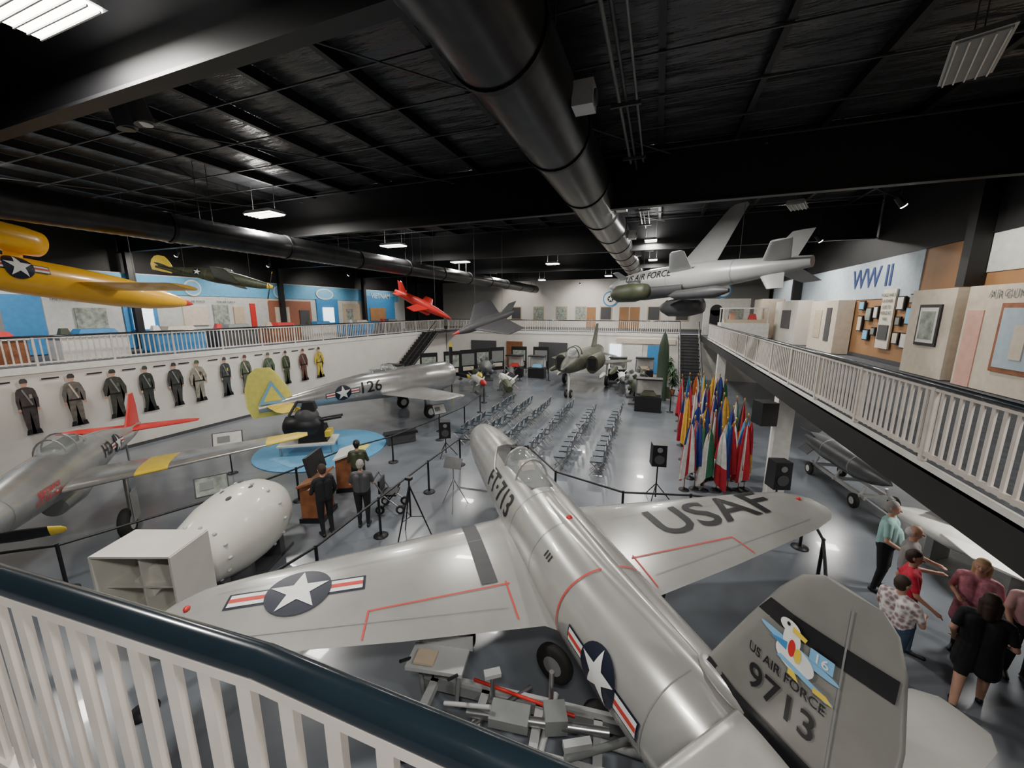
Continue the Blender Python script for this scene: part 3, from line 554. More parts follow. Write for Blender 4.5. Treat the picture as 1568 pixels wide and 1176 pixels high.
# ================= flags =================
fcol=dict(red=(.42,.015,.03),blue=(.015,.035,.20),white=(.66,.65,.62),green=(.02,.13,.06),gold=(.62,.36,.05),black=(.015,.015,.015),sky=(.07,.30,.52),orange=(.5,.12,.03),maroon=(.16,.015,.03))
FC=[mat('flag_'+n,c,.75,0,.15,8) for n,c in fcol.items()]
schemes=['US',(3,2,0),(5,0,4),'US',(1,1,1),(1,1,4),(6,2,6),'US',(0,4,0),(1,4,1),(5,2,3),(7,2,7),(8,2,8),'US',(1,1,2),(0,0,2),(6,6,4),(2,1,2),(3,3,5),'US',(1,0,1),(4,4,4)]
def flag(x,y,sc,h,seed):
    r=random.Random(seed); b=B('flag_on_pole'); b.cyl((0,0,0),(0,0,h),.014,WOOD,n=8); b.ell((0,0,h+.05),(.025,.025,.06),GOLD); b.rev([(0,.15),(.03,.14),(.06,.04),(.1,.02)],(0,0,0),(0,0,1),DK,16)
    n=36; ph=r.uniform(0,6); q=r.uniform(.75,1.1); zs=[h-.06-(1.55*i/8) for i in range(9)]; ws=[.022+.2*q*(i/8)**.6*(1-.12*(i/8)**3) for i in range(9)]; nf=r.choice((3,4,5))
    rg=[[V(((w*(1+.42*math.sin(nf*a+ph+z*.8))*math.cos(a))+.05*q,w*.55*(1+.42*math.sin(nf*a+ph+z*.8))*math.sin(a),z-.22*math.sin(a+ph)*(w/.22)*(i/8))) for a in [2*pi*j/n for j in range(n)]] for i,(z,w) in enumerate(zip(zs,ws))]
    for i in range(8):
        for j in range(n):
            if sc=='US': m=FC[1] if (i<3 and 4<j<22) else FC[(j//3)%2*2]
            else: m=FC[sc[(j//12+(1 if i>4 and seed%3==0 else 0))%3]]
            b.add([rg[i][j],rg[i][(j+1)%n],rg[i+1][(j+1)%n],rg[i+1][j]],[(0,1,2,3)],m,True)
    return b.done(TR((x,y,0),r.uniform(0,6)))
k=0
for row,(x0,y0,x1,y1,n) in enumerate(((1.05,11.7,2.75,12.3,7),(1.2,12.5,2.8,13.0,6),(1.15,14.2,2.8,14.0,6),(1.2,15.8,2.8,15.4,6),(1.15,17.6,2.8,17.4,6),(1.2,19.2,2.8,19,6))):
    for i in range(n):
        t=i/(n-1); flag(x0+(x1-x0)*t+RN.uniform(-.08,.08),y0+(y1-y0)*t+RN.uniform(-.1,.1),schemes[(k*5)%22],(2.0 if row<2 else 2.2)+RN.uniform(-.2,.2),k); k+=1
def speaker(x,y,z,h,rot):
    b=B('speaker_on_stand'); b.box((0,0,z),(.38,.34,h),DK,tp=.95); b.cyl((0,-.172,z-.1),(0,-.18,z-.1),.13,DKG); b.cyl((0,-.168,z+.17),(0,-.178,z+.17),.07,MG); b.cyl((0,0,.1),(0,0,z-h/2),.02,DK)
    for i in range(3): a=i*2*pi/3; b.cyl((0,0,.5),(.4*math.cos(a),.4*math.sin(a),.01),.015,DK,n=6)
    b.done(TR((x,y,0),rot))
speaker(.26,10.7,1.35,.6,.2); speaker(-6.9,11.6,1.0,.6,.5); speaker(2.85,9.95,1.5,.65,.3)
b=B('wall_speaker'); b.box((2.75,11.3,2.6),(.4,.45,.6),DK,.3); b.cyl((2.9,11.4,2.6),(3.03,11.5,2.6),.04,STEEL); b.done()
b=B('tripod_stand')
for i in range(3): a=.4+i*2*pi/3; b.cyl((0,0,1.35),(.5*math.cos(a),.5*math.sin(a),.0),.02,DK,.014,n=8); b.cyl((0,0,.6),(.28*math.cos(a),.28*math.sin(a),.6),.01,DK,n=6)
b.cyl((0,0,.6),(0,0,1.5),.02,DK); b.box((0,0,1.52),(.14,.1,.06),DK); b.done(TR((-4.96,6.7,0)))
b=B('tripod_stand')
for i in range(3): a=.9+i*2*pi/3; b.cyl((0,0,.8),(.4*math.cos(a),.4*math.sin(a),.0),.012,STEEL,n=6)
b.cyl((0,0,.5),(0,0,1.2),.014,STEEL,n=6); b.box((0,0,1.25),(.5,.02,.3),STEEL,Matrix.Rotation(-.5,3,'X')); b.done(TR((-4.8,8.4,0)))
def barrier(pts,z=.98):
    b=B('barrier_rail')
    for p in pts: b.cyl((*p,0),(*p,z),.03,DK,n=10); b.rev([(0,.17),(.02,.17),(.05,.05)],(*p,0),(0,0,1),DK,16)
    for a,c in zip(pts[:-1],pts[1:]): b.cyl((*a,z-.04),(*c,z-.04),.026,DK,n=8)
    b.done()
barrier([(-6.0,2.2),(-5.7,3.6),(-5.6,4.7),(-5.75,6.6),(-5.9,8.9),(-6.0,11.0),(-3.6,11.1),(-2.3,9.5),(-.5,8.9),(1.0,9.3),(3.3,9.5),(3.2,8.2),(2.6,6.2)])
barrier([(-12,1.6),(-10.1,3.06),(-9.3,5.2),(-9.0,7.2),(-8.9,8.8),(-8.3,10.4),(-8.0,13),(-7.9,15),(-8.3,17.5),(-9,19.5)])
barrier([(.9,21),(1.3,20.4),(2.9,20.6)]); barrier([(-9.4,26.8),(-7.4,27.6)])
b=B('wooden_kiosk'); b.box((0,0,.5),(.7,.5,1.0),WOOD); b.box((0,0,1.05),(.85,.6,.05),WOOD,Matrix.Rotation(.35,3,'X')); b.box((0,.02,1.45),(.8,.08,.5),DK,Matrix.Rotation(.2,3,'X')); b.box((0,-.04,1.45),(.7,.03,.4),DKG,Matrix.Rotation(.2,3,'X')); b.box((0,0,.06),(.8,.6,.12),DK); b.done(TR((-7.85,6.8,0),-1.2))
b=B('wooden_kiosk'); b.box((0,0,.5),(.8,.45,1.0),WOOD); b.box((0,0,1.08),(.95,.55,.05),WH,Matrix.Rotation(.3,3,'X')); b.box((0,0,.06),(.9,.5,.12),DK); b.done(TR((-8.4,8.4,0),-1.0))
b=B('black_bench'); b.box((0,0,.42),(1.3,.45,.1),DK,tp=.95); b.box((0,0,.2),(1.1,.35,.35),DKG); b.done(TR((-9.3,12.2,0),.9))
def sign(x,y,rot,w=.6,h=.45,z=1.0,m=WH):
    b=B('info_sign'); b.cyl((0,0,0),(0,0,z),.02,DK); b.rev([(0,.16),(.03,.15),(.05,.03)],(0,0,0),(0,0,1),DK,14); b.box((0,0,z),(w,.03,h),DK,Matrix.Rotation(-.5,3,'X')); b.box((0,-.02,z+.01),(w*.92,.02,h*.9),m,Matrix.Rotation(-.5,3,'X')); b.box((-.1,-.035,z+.03),(w*.4,.015,h*.4),MG,Matrix.Rotation(-.5,3,'X')); b.done(TR((x,y,0),rot))
sign(-10.4,5.9,1.0,.7,.5,.8,PHG); sign(-12.6,7.8,.9,.8,.5,1.15); sign(-8.6,14,1.1)
# ================= loader cart ================
b=B('bomb_loader_cart')
b.box((-2.3,3.5,.9),(.72,.36,.05),LG,.2); b.box((-2.3,3.7,1.0),(.72,.03,.2),LG,.2); b.box((-2.42,3.42,.97),(.25,.2,.03),TAN,.2)
for dx in(-.3,.3): b.cyl((-2.3+dx,3.5,.9),(-2.3+dx*.8,3.5,.3),.03,MG); b.cyl((-2.3+dx*1.1,3.4,.9),(-2.3+dx*1.1,3.2,1.05),.02,DK)
for y in(3.15,3.75): b.box((-1.25,y,.4),(2.7,.1,.14),MG,.12); b.box((-1.25,y+.02,.49),(2.4,.05,.05),LG,.12)
for x in(-2.4,-1.7,-1.0,-.3): b.box((x,3.45,.42),(.1,.75,.1),LG,.12)
b.box((-1.3,3.4,.6),(.45,.25,.12),MG,.15); b.box((-.8,3.55,.62),(.25,.25,.2),MG,.4); b.cyl((-1.8,3.3,.55),(-.2,3.6,.62),.05,STEEL); b.cyl((-.6,3.2,.6),(.2,3.9,.4),.04,MG)
for x,y in((-2.5,2.95),(-2.45,3.95),(-.3,3.1),(-.35,4.05)): b.wheel((x,y,.22),(.1,1,0),.22,.14,MG)
b.cyl((-.3,3.6,.45),(.5,3.75,.3),.04,LG); b.box((.45,3.75,.3),(.3,.1,.08),LG); b.cyl((-.9,3.75,.5),(-.9,3.75,1.0),.03,STEEL); b.wheel((-.95,4.1,.75),(.3,1,0),.26,.12,MG)
b.cyl((-1.9,3.0,.45),(-1.2,3.9,.5),.03,DKG); b.cyl((-.9,2.95,.4),(-.9,4.0,.4),.04,LG); b.box((-.9,3.0,.42),(.22,.18,.22),LG,.3); b.box((-.5,3.3,.7),(.3,.08,.08),LG,.5)
b.cyl((-2.1,3.3,.55),(-1.5,3.3,.75),.025,LG); b.cyl((-1.6,3.6,.5),(-1.6,3.6,.85),.03,STEEL); b.box((-1.6,3.6,.86),(.2,.1,.05),LG,.6); b.cyl((-1.9,3.7,.55),(-.6,3.7,.55),.02,RED)
b.tube([V((-2,3.1,.7)),V((-1.6,3.0,.8)),V((-1.2,3.1,.6)),V((-.8,3.0,.75))],.015,DK); b.done()
b=B('missile_on_cart'); BG=mat('bomb_grey',(.10,.105,.11),.35,.2)
b.rev([(0,.02),(.25,.14),(.6,.26),(1.1,.34),(2.6,.34),(3.5,.27),(3.8,.2)],(0,0,.9),(1,0,0),BG,28); b.rev([(1.15,.345),(1.2,.345)],(0,0,.9),(1,0,0),MG); b.rev([(2.5,.345),(2.55,.345)],(0,0,.9),(1,0,0),MG)
for i in range(4): a=pi/4+i*pi/2; b.box((3.4,.36*math.cos(a),.9+.36*math.sin(a)),(.6,.36,.02),BG,Matrix.Rotation(a,3,'X'))
for y in(-.32,.32): b.box((1.6,y,.36),(2.6,.07,.1),LG)
for x in(.5,1.6,2.7): b.box((x,0,.36),(.08,.8,.08),LG); b.cyl((x,-.32,.38),(x,-.24,.6),.035,LG); b.cyl((x,.32,.38),(x,.24,.6),.035,LG)
b.cyl((.3,-.3,.36),(-.4,-.1,.2),.025,LG); b.cyl((.3,.3,.36),(-.4,.1,.2),.025,LG)
for x in(.5,2.7):
    for y in(-.46,.46): b.wheel((x,y,.2),(0,1,0),.2,.1)
b.done(TR((5.75,11.7,0),math.atan2(1,-.15)))
b=B('white_glider_display'); b.loft([[V((s,w*math.cos(2*pi*j/16),.75+h*math.sin(2*pi*j/16))) for j in range(16)] for s,w,h in((0,.05,.05),(.4,.3,.18),(1.2,.5,.28),(2.4,.45,.26),(3.0,.2,.14))],WH)
for sg in(-1,1): b.wing([(V((.9,sg*.3,.8)),1.6,.06),(V((1.8,sg*1.0,.85)),.8,.06)],(0,0,1),WH); b.wing([(V((2.3,sg*.35,.85)),.7,.06),(V((2.7,sg*.6,1.35)),.4,.06)],(0,1,0),WH)
b.decal([(.7,-.25),(1.9,-.3),(1.9,.3),(.7,.25)],lambda x,y,o:V((x,y,1.0+o)),STEEL,.03); b.box((.9,0,.3),(.12,.6,.6),MG); b.box((2.1,0,.3),(.12,.6,.6),MG); b.box((1.5,0,.03),(1.8,.7,.06),MG); b.done(TR((5.3,10.7,0),-.95))
# ================= wall figures =================
cl=[mat('uniform_%d'%i,c,.8,0,.35,7) for i,c in enumerate(((.06,.05,.05),(.16,.15,.13),(.05,.05,.04),(.03,.035,.03),(.04,.04,.04),(.28,.27,.22),(.05,.06,.06),(.10,.12,.08),(.08,.12,.07),(.05,.07,.03),(.12,.05,.04),(.55,.42,.05)))]
FX=-18.62
for i,y in enumerate((5.76,6.82,7.9,8.87,9.84,10.7,11.85,12.8,14.0,15.0,16.1,17.2)):
    b=B('uniform_cutout'); m=cl[i]; w=.96+.06*((i*7)%3-1); z=1.27; ar=.03*(i%3); P=pln((FX,y,z),(0,1,0),(0,0,1)); lg=.03*((i*5)%4); hs=1.04
    body=[(-.05,1.48),(-.19,1.43),(-.235,1.34),(-.27-ar,1.08),(-.25-ar,.82),(-.19-ar,.8),(-.19,1.05),(-.165,1.2),(-.155,1.0),(-.17,.85),(-.17,.45),(-.13-lg,.06),(-.2-lg,0),(-.05-lg,0),(-.03,.4),(0,.74),(.03,.4),(.05+lg,0),(.2+lg,0),(.13+lg,.06),(.17,.45),(.17,.85),(.155,1.0),(.165,1.2),(.19,1.05),(.19+ar,.8),(.25+ar,.82),(.27+ar,1.08),(.235,1.34),(.19,1.43),(.05,1.48)]
    def slab(pts,m,o): b.decal([(x*w,q*hs) for x,q in pts],P,m,o)
    slab(body,m,.02); slab(el(0,1.585,.08,.11),SKIN,.025); slab([(-.095,1.6),(-.095,1.68),(-.05,1.74),(.05,1.74),(.095,1.68),(.095,1.6)],cl[(i+3)%12] if i%2 else m,.03)
    slab([(-.165,.9),(.165,.9),(.165,.85),(-.165,.85)],DK,.03); slab([(-.1,1.4),(-.06,1.42),(.12,.93),(.08,.9)],(BEI if i in(1,5,7) else MG),.03); slab([(.06,1.25),(.13,1.25),(.13,1.12),(.06,1.12)],cl[(i+5)%12],.03)
    slab(el(-.22-ar,.78,.035,.05),SKIN,.03); slab(el(.22+ar,.78,.035,.05),SKIN,.03)
    slab([(-.2-lg,0),(-.05-lg,0),(-.05-lg,.16),(-.16-lg,.16)],DK,.03); slab([(.2+lg,0),(.05+lg,0),(.05+lg,.16),(.16+lg,.16)],DK,.03)
    b.box((FX-.01,y,z+.95),(.02,.12,1.0),m); b.done()
    s=B('name_plaque'); s.box((FX-.02,y-.45,3.0),(.02,.4,.05),DK); s.done()
# ================= left balcony exhibits =================
b=B('left_balcony_exhibit_panels'); X=-23.1
def pan(y0,y1,z0,z1,m,d=0): b.bb((X-.1,y0,z0),(X+d,y1,z1),m)
pan(-3,32,3.43,6.9,mat('panel_offwhite',(.55,.56,.55),.7)); pan(-3,31,5.95,6.85,mat('band_blue',(.12,.40,.66),.6),.05); pan(-3,8.1,3.45,5.8,BLU,.06); pan(6,7,4.2,5.2,MG,.1); pan(9,10,4.3,5.3,PHG,.08)
pan(10.6,11.9,3.45,5.9,BLU,.07); pan(10.9,11.7,4.3,5.3,SCRN,.12); pan(13,14.2,4.4,5.4,BEI,.08); pan(14.5,15.3,4.2,5.5,PHG,.08); pan(15.6,16.2,4.0,5.4,TAN,.08); pan(16.6,16.9,3.45,5.6,RED,.1)
pan(17.8,21,3.45,5.8,mat('rust_panel',(.32,.12,.07),.6),.07); pan(18.2,19.2,4.2,5.4,BEI,.12); pan(20,20.8,4.2,5.2,DKG,.12); pan(21.5,23.5,3.45,6.0,BLU,.08); pan(22,23,4.3,5.4,SCRN,.14); pan(24,26,3.45,5.7,TAN,.08); pan(24.3,25,4.2,5.3,PHG,.1); pan(26.2,30.4,3.45,6.4,BLU,.07); pan(27,29,4.3,5.4,BRN,.12)
for y,t in((7.5,'KOREA'),(28.5,'VIETNAM')): b.text(t,.42,pln((X+.1,y,6.4),(0,1,0),(0,0,1)),WH,.01)
for y in(8.8,12.6,13.6,15.2): b.text('THE AIR FORCE',.1,pln((X+.1,y,5.65),(0,1,0),(0,0,1)),DK,.01)
for y,r1,r2 in((22.3,.8,.4),(13.6,.42,.42),(18.6,.4,.4)): b.decal(el(0,0,r1,r2),pln((X+.1,y,6.35),(0,1,0),(0,0,1)),WH,.01); b.decal(el(0,0,r1*.85,r2*.8),pln((X+.1,y,6.35),(0,1,0),(0,0,1)),BLT,.02)
b.done()
for i,y in enumerate((5.5,8.2,11,13.6,16.3,19,22.5,26)):
    b=B('display_case'); b.box((0,0,.4),(1.1,1.9,.8),(WOOD,WH,BLU,DKG)[i%4]); b.box((0,0,.84),(1.2,2.0,.08),WH); b.box((0,.2,.98),(.7,1.2,.2),(RED,BLU,BEI,MG)[i%4],tp=.8); b.box((-.1,-.6,1.0),(.3,.3,.25),(TAN,OLV,WH,RED)[i%4],tp=.6); b.done(TR((-20.4,y,3.42)))
# ================= right balcony exhibits =================
b=B('right_balcony_sign'); b.text('WW II',.72,pln((7.36,18.6,6.35),(0,-1,0),(0,0,1)),mat('sign_blue',(.02,.05,.2),.5),.01); b.done()
b=B('exhibit_wall_panel')
def rp(y0,y1,z0,z1,m,x=7.3): b.bb((x,y0,z0),(7.35,y1,z1),m)
rp(13.0,14.8,3.43,5.75,BEI,6.9); rp(13.4,14.3,4.25,5.35,DK,6.86); rp(13.48,14.22,4.33,5.27,WH,6.85); rp(13.56,14.14,4.43,5.17,PHG,6.84)
rp(9.5,12.6,3.43,5.75,BEI,6.9); rp(12.0,12.5,3.43,5.2,mat('door_pink',(.65,.38,.30),.6),6.88); rp(10.2,11.5,3.9,5.35,WOOD,6.86); rp(10.3,11.4,4.0,5.25,mat('case_light',(.42,.52,.60),.4),6.84); rp(10.7,11.0,4.2,4.9,BEI,6.82)
rp(3,8.5,3.43,5.75,BEI,6.9)
b.text('AIR GUNNERY',.16,pln((6.88,11.2,5.55),(0,-1,0),(0,0,1)),MG,.01)
rp(16.6,17.4,3.9,5.9,mat('panel_cream',(.72,.68,.58),.6))
for k,t in enumerate(('WORLD WAR II','AIR POWER','GOES TO','WORLD AT','WAR')): b.text(t,.11,pln((7.28,17,5.7-.2*k),(0,-1,0),(0,0,1)),DK,.01,sx=.8)
rp(16.7,17.3,4.2,4.7,DKG,7.27)
for i,(y,z,dy,dz) in enumerate(((14.95,4.2,.3,.3),(14.95,4.7,.4,.42),(15.0,5.3,.3,.3),(15.42,4.0,.5,.5),(15.47,4.75,.4,.55),(15.45,5.4,.35,.3),(16.05,4.1,.35,.4),(16.1,4.7,.3,.3),(16.05,5.2,.4,.45),(18,4.1,.4,.4),(18.0,4.8,.4,.5),(18.6,4.4,.35,.6),(17.55,4.3,.3,.3),(17.55,4.9,.3,.45),(18.6,5.2,.4,.35))): rp(y,y+dy,z,z+dz,DK,7.3); rp(y+.04,y+dy-.04,z+.04,z+dz-.04,(PHG,BEI,MG,WH,BLT)[i%5],7.28)
rp(19.5,22.4,3.43,5.6,BEI,6.8); rp(20,20.5,3.9,5.3,DKG,6.78); rp(21,21.8,4,5.2,TAN,6.78); rp(24,28,3.43,5.7,CREAM,6.7); rp(25,26.5,4.2,5.2,DKG,6.66); rp(29,31.3,3.43,5.9,BEI,6.2)
b.done()
b=B('arched_doorway'); b.bb((3.1,31.5,3.42),(6.0,31.8,6.0),WH); b.bb((3.5,31.45,3.42),(4.3,31.5,5.2),DK); b.cyl((3.9,31.5,5.2),(3.9,31.45,5.2),.4,DK,n=24); b.bb((4.7,31.45,4.2),(5.6,31.5,5.3),PHG)
b.cyl((4.2,31.5,6.6),(4.2,31.4,6.6),.55,BLU,n=28); b.cyl((4.2,31.42,6.6),(4.2,31.38,6.6),.45,WH,n=28); b.bb((4.1,31.45,5.95),(4.3,31.5,6.1),WH); b.done()
b=B('diorama_case'); b.box((5,28,.5),(2.6,1.4,1.0),WH); b.box((5,28,1.9),(2.5,1.3,.08),WH); b.box((5,28,1.1),(2.2,1.1,.2),TAN); b.box((4.4,28,1.4),(.3,.3,.5),SKIN); b.box((5.5,28,1.35),(.5,.3,.4),RED,tp=.6)
for sx in(-1.2,1.2):
    for sy in(-.6,.6): b.box((5+sx,28+sy,1.45),(.06,.06,.9),WH)
b.done(TR((0,0,3.42)))
GR=mat('leaf_green',(.025,.07,.025),.5)
for px,py,pz in((1.0,31.2,0),(1.1,25.4,0)):
    b=B('potted_plant'); b.rev([(0,.15),(.35,.2),(.36,.17)],(0,0,0),(0,0,1),WOOD,16); b.cyl((0,0,.3),(0,0,1.5),.03,WOOD)
    for i in range(110):
        a=RN.uniform(0,6.28); l=RN.uniform(.3,.6); u=V((math.cos(a),math.sin(a),0)); t=V((-u.y,u.x,0))*.06; z0=RN.uniform(.4,1.5); z=z0+RN.uniform(.1,.3)
        p0=V((0,0,z0));p1=u*l*.5+V((0,0,z));p2=u*l+V((0,0,z-.2)); b.add([p0-t*.2,p0+t*.2,p1+t,p2,p1-t],[(0,1,2,3,4)],GR)
    b.done(TR((px,py,pz)))
# ================= PEOPLE =================
def person(name,loc,face,H=1.7,shirt=WH,pants=DK,hair=DK,skin=SKIN,shoes=DK,wide=1.,arms=None,feet=None,lean=0.,skirt=False,longhair=False,sleeve=.5,bald=False,short=False,look=0.):
    k=H/1.75; pr=[]
    def C(a,b_,ra,rb,m): pr.append((V(a)*k,V(b_)*k,ra*k,rb*k,m))
    w=wide; ly=lambda z: lean*(z-.95)
    feet=feet or ((-.1,0),(.1,0))
    for sg,(fx,fy) in zip((-1,1),feet):
        hip=(sg*.095*w,0,.92); kn=((sg*.1+fx)/2,fy*.45+.03,.5); an=(fx,fy-.03,.09)
        C(hip,kn,.098*w,.068*w,pants); C(kn,an,.062*w,.042,skin if short else pants); C((fx,fy-.06,.045),(fx*1.15,fy+.16,.035),.042,.034,shoes)
    for sg in(-1,1):
        C((sg*.075*w,0,.95),(sg*.08*w,ly(1.12),1.12),.115*w,.11*w,pants if not skirt else shirt); C((sg*.07*w,ly(1.05),1.0),(sg*.09*w,ly(1.33),1.33),.118*w,.112*w,shirt)
        C((0,ly(1.4),1.42),(sg*.155*w,ly(1.42),1.405),.075,.068,shirt)
    if w>1.1: C((0,.07+ly(1.05),1.05),(0,.06+ly(1.2),1.2),.14*w,.12*w,shirt)
    if skirt:
        for sg in(-1,1): C((sg*.08,0,.95),(sg*.10,.02,.62),.125*w,.13*w,shirt)
    hy=ly(1.6)+lean*.1; C((0,ly(1.45),1.44),(0,hy,1.53),.055,.052,skin)
    q=math.sin(look); cc=math.cos(look); hd=lambda x,y,z:(x*cc+y*q,hy+y*cc-x*q,z)
    C(hd(0,.0,1.645),hd(0,.01,1.67),.083,.085,skin); C(hd(0,.035,1.585),hd(0,.03,1.62),.05,.068,skin); C(hd(0,.095,1.645),hd(0,.112,1.615),.010,.017,skin)
    for sg in(-1,1): C(hd(sg*.083,-.005,1.63),hd(sg*.085,-.01,1.655),.014,.018,skin)
    if not bald:
        C(hd(0,-.022,1.68),hd(0,-.005,1.70),.09,.088,hair); C(hd(0,-.035,1.62),hd(0,-.03,1.67),.078,.088,hair)
        if longhair:
            for sg in(-1,1): C(hd(sg*.06,-.03,1.64),hd(sg*.065,-.05,1.48),.055,.04,hair)
            C(hd(0,-.06,1.6),hd(0,-.075,1.45),.07,.05,hair)
    else: C(hd(0,-.045,1.62),hd(0,-.04,1.64),.075,.075,hair)
    arms=arms or (((-.24,-.02,1.13),(-.23,.1,.88)),((.24,-.02,1.13),(.23,.1,.88)))
    for sg,(e,wr) in zip((-1,1),arms):
        sh=V((sg*.185*w,ly(1.41),1.395)); e=V(e);wr=V(wr); e.x*=w**.6
        mid=sh.lerp(e,sleeve*1.4 if sleeve<.7 else 1)
        if sleeve<.7: C(sh,mid,.06,.055,shirt); C(mid,e,.045,.04,skin); C(e,wr,.04,.027,skin)
        else: C(sh,e,.058,.046,shirt); C(e,wr,.045,.032,shirt)
        d=(wr-e).normalized(); pm=wr+d*.085; C(wr,pm,.027,.033,skin)
        sd=d.cross(V((0,0,1))) if abs(d.z)<.9 else V((0,1,0)); sd.normalize(); cu=d.cross(sd)*(.35)
        for i,l in enumerate((.062,.075,.07,.055)):
            o=pm+sd*(i-1.5)*.0195; m_=o+d*l*.55; C(o,m_,.0095,.009,skin); C(m_,m_+(d+cu*1.4).normalized()*l*.5,.009,.0075,skin)
        o=wr+d*.03+sd*-.028; C(o,o+(d-sd*.8).normalized()*.06,.011,.009,skin)
    b=B('tmp')
    for a,c,ra,rb,m in pr:
        d=c-a
        if d.length<1e-4: d=V((0,0,1e-3))
        L=d.length; ps=[(-ra*math.cos(t),ra*math.sin(t)) for t in [i*pi/10 for i in range(1,6)]]+[(L+rb*math.sin(t),rb*math.cos(t)) for t in [i*pi/10 for i in range(0,5)]]
        b.rev(ps,a,d,m,14)
    o=b.done(); md=o.modifiers.new('r','REMESH'); md.mode='VOXEL'; md.voxel_size=.0095; s2=o.modifiers.new('s','SMOOTH'); s2.iterations=3; s2.factor=.5
    dg=bpy.context.evaluated_depsgraph_get(); me=bpy.data.meshes.new_from_object(o.evaluated_get(dg)); bpy.data.objects.remove(o)
    me.name=name; me.materials.clear(); ml=[]
    for p in pr:
        if p[4] not in ml: ml.append(p[4]); me.materials.append(p[4])
    n=len(me.polygons); cs=np.empty(n*3); me.polygons.foreach_get('center',cs); cs=cs.reshape(-1,3); best=np.full(n,1e9); idx=np.zeros(n,dtype=np.int32)
    for a,c,ra,rb,m in pr:
        A=np.array(a);D=np.array(c-a);L2=max(D@D,1e-9);t=np.clip(((cs-A)@D)/L2,0,1);ds=np.linalg.norm(cs-A-t[:,None]*D,axis=1)-(ra+(rb-ra)*t)
        u=ds<best; best[u]=ds[u]; idx[u]=ml.index(m)
    me.polygons.foreach_set('material_index',idx); me.polygons.foreach_set('use_smooth',np.ones(n,dtype=bool))
    body=bpy.data.objects.new('body',me); SC.collection.objects.link(body)
    f=B('face')
    for sg in(-1,1): f.ell(V(hd(sg*.032,.083,1.652))*k,(.012,.008,.007),WH,n=8,k=6); f.ell(V(hd(sg*.032,.089,1.652))*k,(.006,.005,.006),DK,n=8,k=6); f.ell(V(hd(sg*.032,.088,1.672))*k,(.017,.006,.004),hair,n=8,k=6)
    f.ell(V(hd(0,.09,1.583))*k,(.022,.008,.006),mat('lips',(.45,.12,.1),.5),n=8,k=6); fo=f.done()
    e=bpy.data.objects.new(name,None); SC.collection.objects.link(e); body.parent=e; fo.parent=e; e.matrix_world=TR(loc,face); e.empty_display_size=.1
    return e
def fc(dx,dy): return math.atan2(dy,dx)-pi/2
TEAL=mat('teal_shirt',(.30,.50,.48),.8); REDS=mat('red_shirt',(.55,.02,.05),.8); GRY=mat('grey_shirt',(.26,.24,.23),.8); PNK=mat('pink_top',(.52,.20,.25),.8,0,.3,14); PNK2=mat('light_pink_top',(.66,.38,.38),.8); FLO=mat('floral_top',(.30,.20,.22),.8,vor=True,scale=16,c2=(.75,.71,.68)); JEAN=mat('denim',(.05,.08,.14),.85); BLKC=mat('black_cloth',(.010,.010,.012),.85); GH=mat('grey_hair',(.35,.33,.31),.8); WHH=mat('white_hair',(.65,.63,.6),.8); BRH=mat('brown_hair',(.04,.022,.014),.7); BLH=mat('blond_hair',(.45,.3,.15),.7); SK2=mat('skin_tan',(.45,.25,.18),.55)
hips=(((-.36,-.08,1.15),(-.2,.06,1.0)),((.3,.02,1.13),(.34,.25,1.05)))
fwd=(((-.26,.06,1.13),(-.16,.3,1.12)),((.26,.06,1.13),(.16,.3,1.12)))
wlk=(((-.25,-.12,1.15),(-.26,-.08,.9)),((.25,.08,1.13),(.24,.28,.98)))
person('man_in_teal_shirt',(4.23,8.45,0),fc(.9,-.5),1.78,TEAL,BLKC,GH,arms=hips,feet=((-.13,.02),(.13,-.02)),wide=1.15)
person('woman_in_floral_top',(3.42,6.3,0),fc(.8,.5),1.58,FLO,JEAN,BRH,SK2,arms=fwd,wide=1.15,feet=((-.1,.12),(.1,-.12)),look=.3)
person('man_in_red_shirt',(3.87,7.0,0),fc(.9,-.4),1.64,REDS,JEAN,BRH,SK2,arms=wlk,wide=1.1,feet=((-.1,-.15),(.1,.15)))
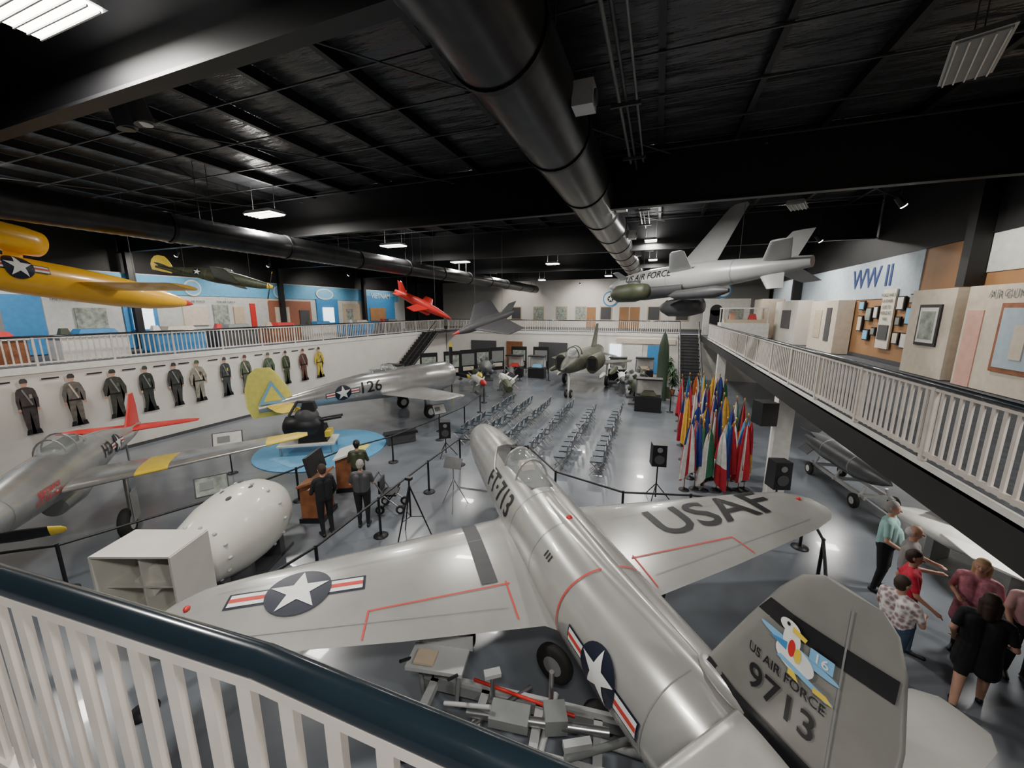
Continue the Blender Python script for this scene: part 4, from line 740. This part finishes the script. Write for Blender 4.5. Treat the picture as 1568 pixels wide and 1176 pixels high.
person('man_in_grey_shirt',(4.2,7.72,0),fc(.9,-.4),1.72,GRY,JEAN,WHH,arms=fwd,feet=((-.1,.1),(.1,-.1)),bald=True,wide=1.08)
person('woman_in_pink_top',(4.75,7.2,0),fc(-.6,-.8),1.6,PNK,BLKC,BLH,arms=fwd,longhair=True,wide=1.05,skirt=True,lean=.1)
person('woman_in_black_dress',(4.22,6.15,0),fc(.5,.85),1.64,BLKC,BLKC,BRH,arms=(((-.26,-.1,1.13),(-.24,.08,.92)),((.27,-.05,1.13),(.2,.22,1.02))),longhair=True,short=True,skirt=True,feet=((-.12,-.22),(.12,.2)),wide=1.08)
person('woman_in_light_pink_top',(5.15,6.9,0),fc(-.3,-.95),1.6,PNK2,BLKC,BLH,arms=wlk,longhair=True,wide=1.05)
person('man_in_black_jacket',(-6.95,6.2,0),fc(-.9,.4),1.74,BLKC,BLKC,BRH,arms=(((-.26,.04,1.13),(-.2,.28,1.1)),((.26,0,1.13),(.24,.15,.92))),sleeve=1)
person('visitor_in_dark_shirt',(-6.4,6.8,0),fc(-.5,.85),1.7,DKG,BLKC,GH,arms=fwd,sleeve=.5,wide=1.08)
person('visitor_by_exhibit',(-7.5,7.9,0),fc(-.6,.8),1.7,OLV,BLKC,DK,arms=fwd,sleeve=1)
b=B('folded_walker')
for sy in(-.25,.25): b.tube([V((-.35,sy,.95)),V((-.1,sy,.5)),V((.3,sy,.15))],.018,STEEL); b.tube([V((.2,sy,.6)),V((-.2,sy,.12))],.018,DK); b.wheel((.3,sy,.12),(0,1,0),.12,.05); b.wheel((-.22,sy,.12),(0,1,0),.12,.05)
b.box((0,0,.5),(.4,.45,.05),DK); b.box((-.22,0,.72),(.05,.45,.35),DK); b.cyl((-.35,-.25,.95),(-.35,.25,.95),.02,DK); b.done(TR((-6.3,7.7,0),.4))
w=bpy.data.worlds.new('world'); SC.world=w; w.use_nodes=True; bg=w.node_tree.nodes['Background']; bg.inputs[0].default_value=(.05,.05,.06,1); bg.inputs[1].default_value=1
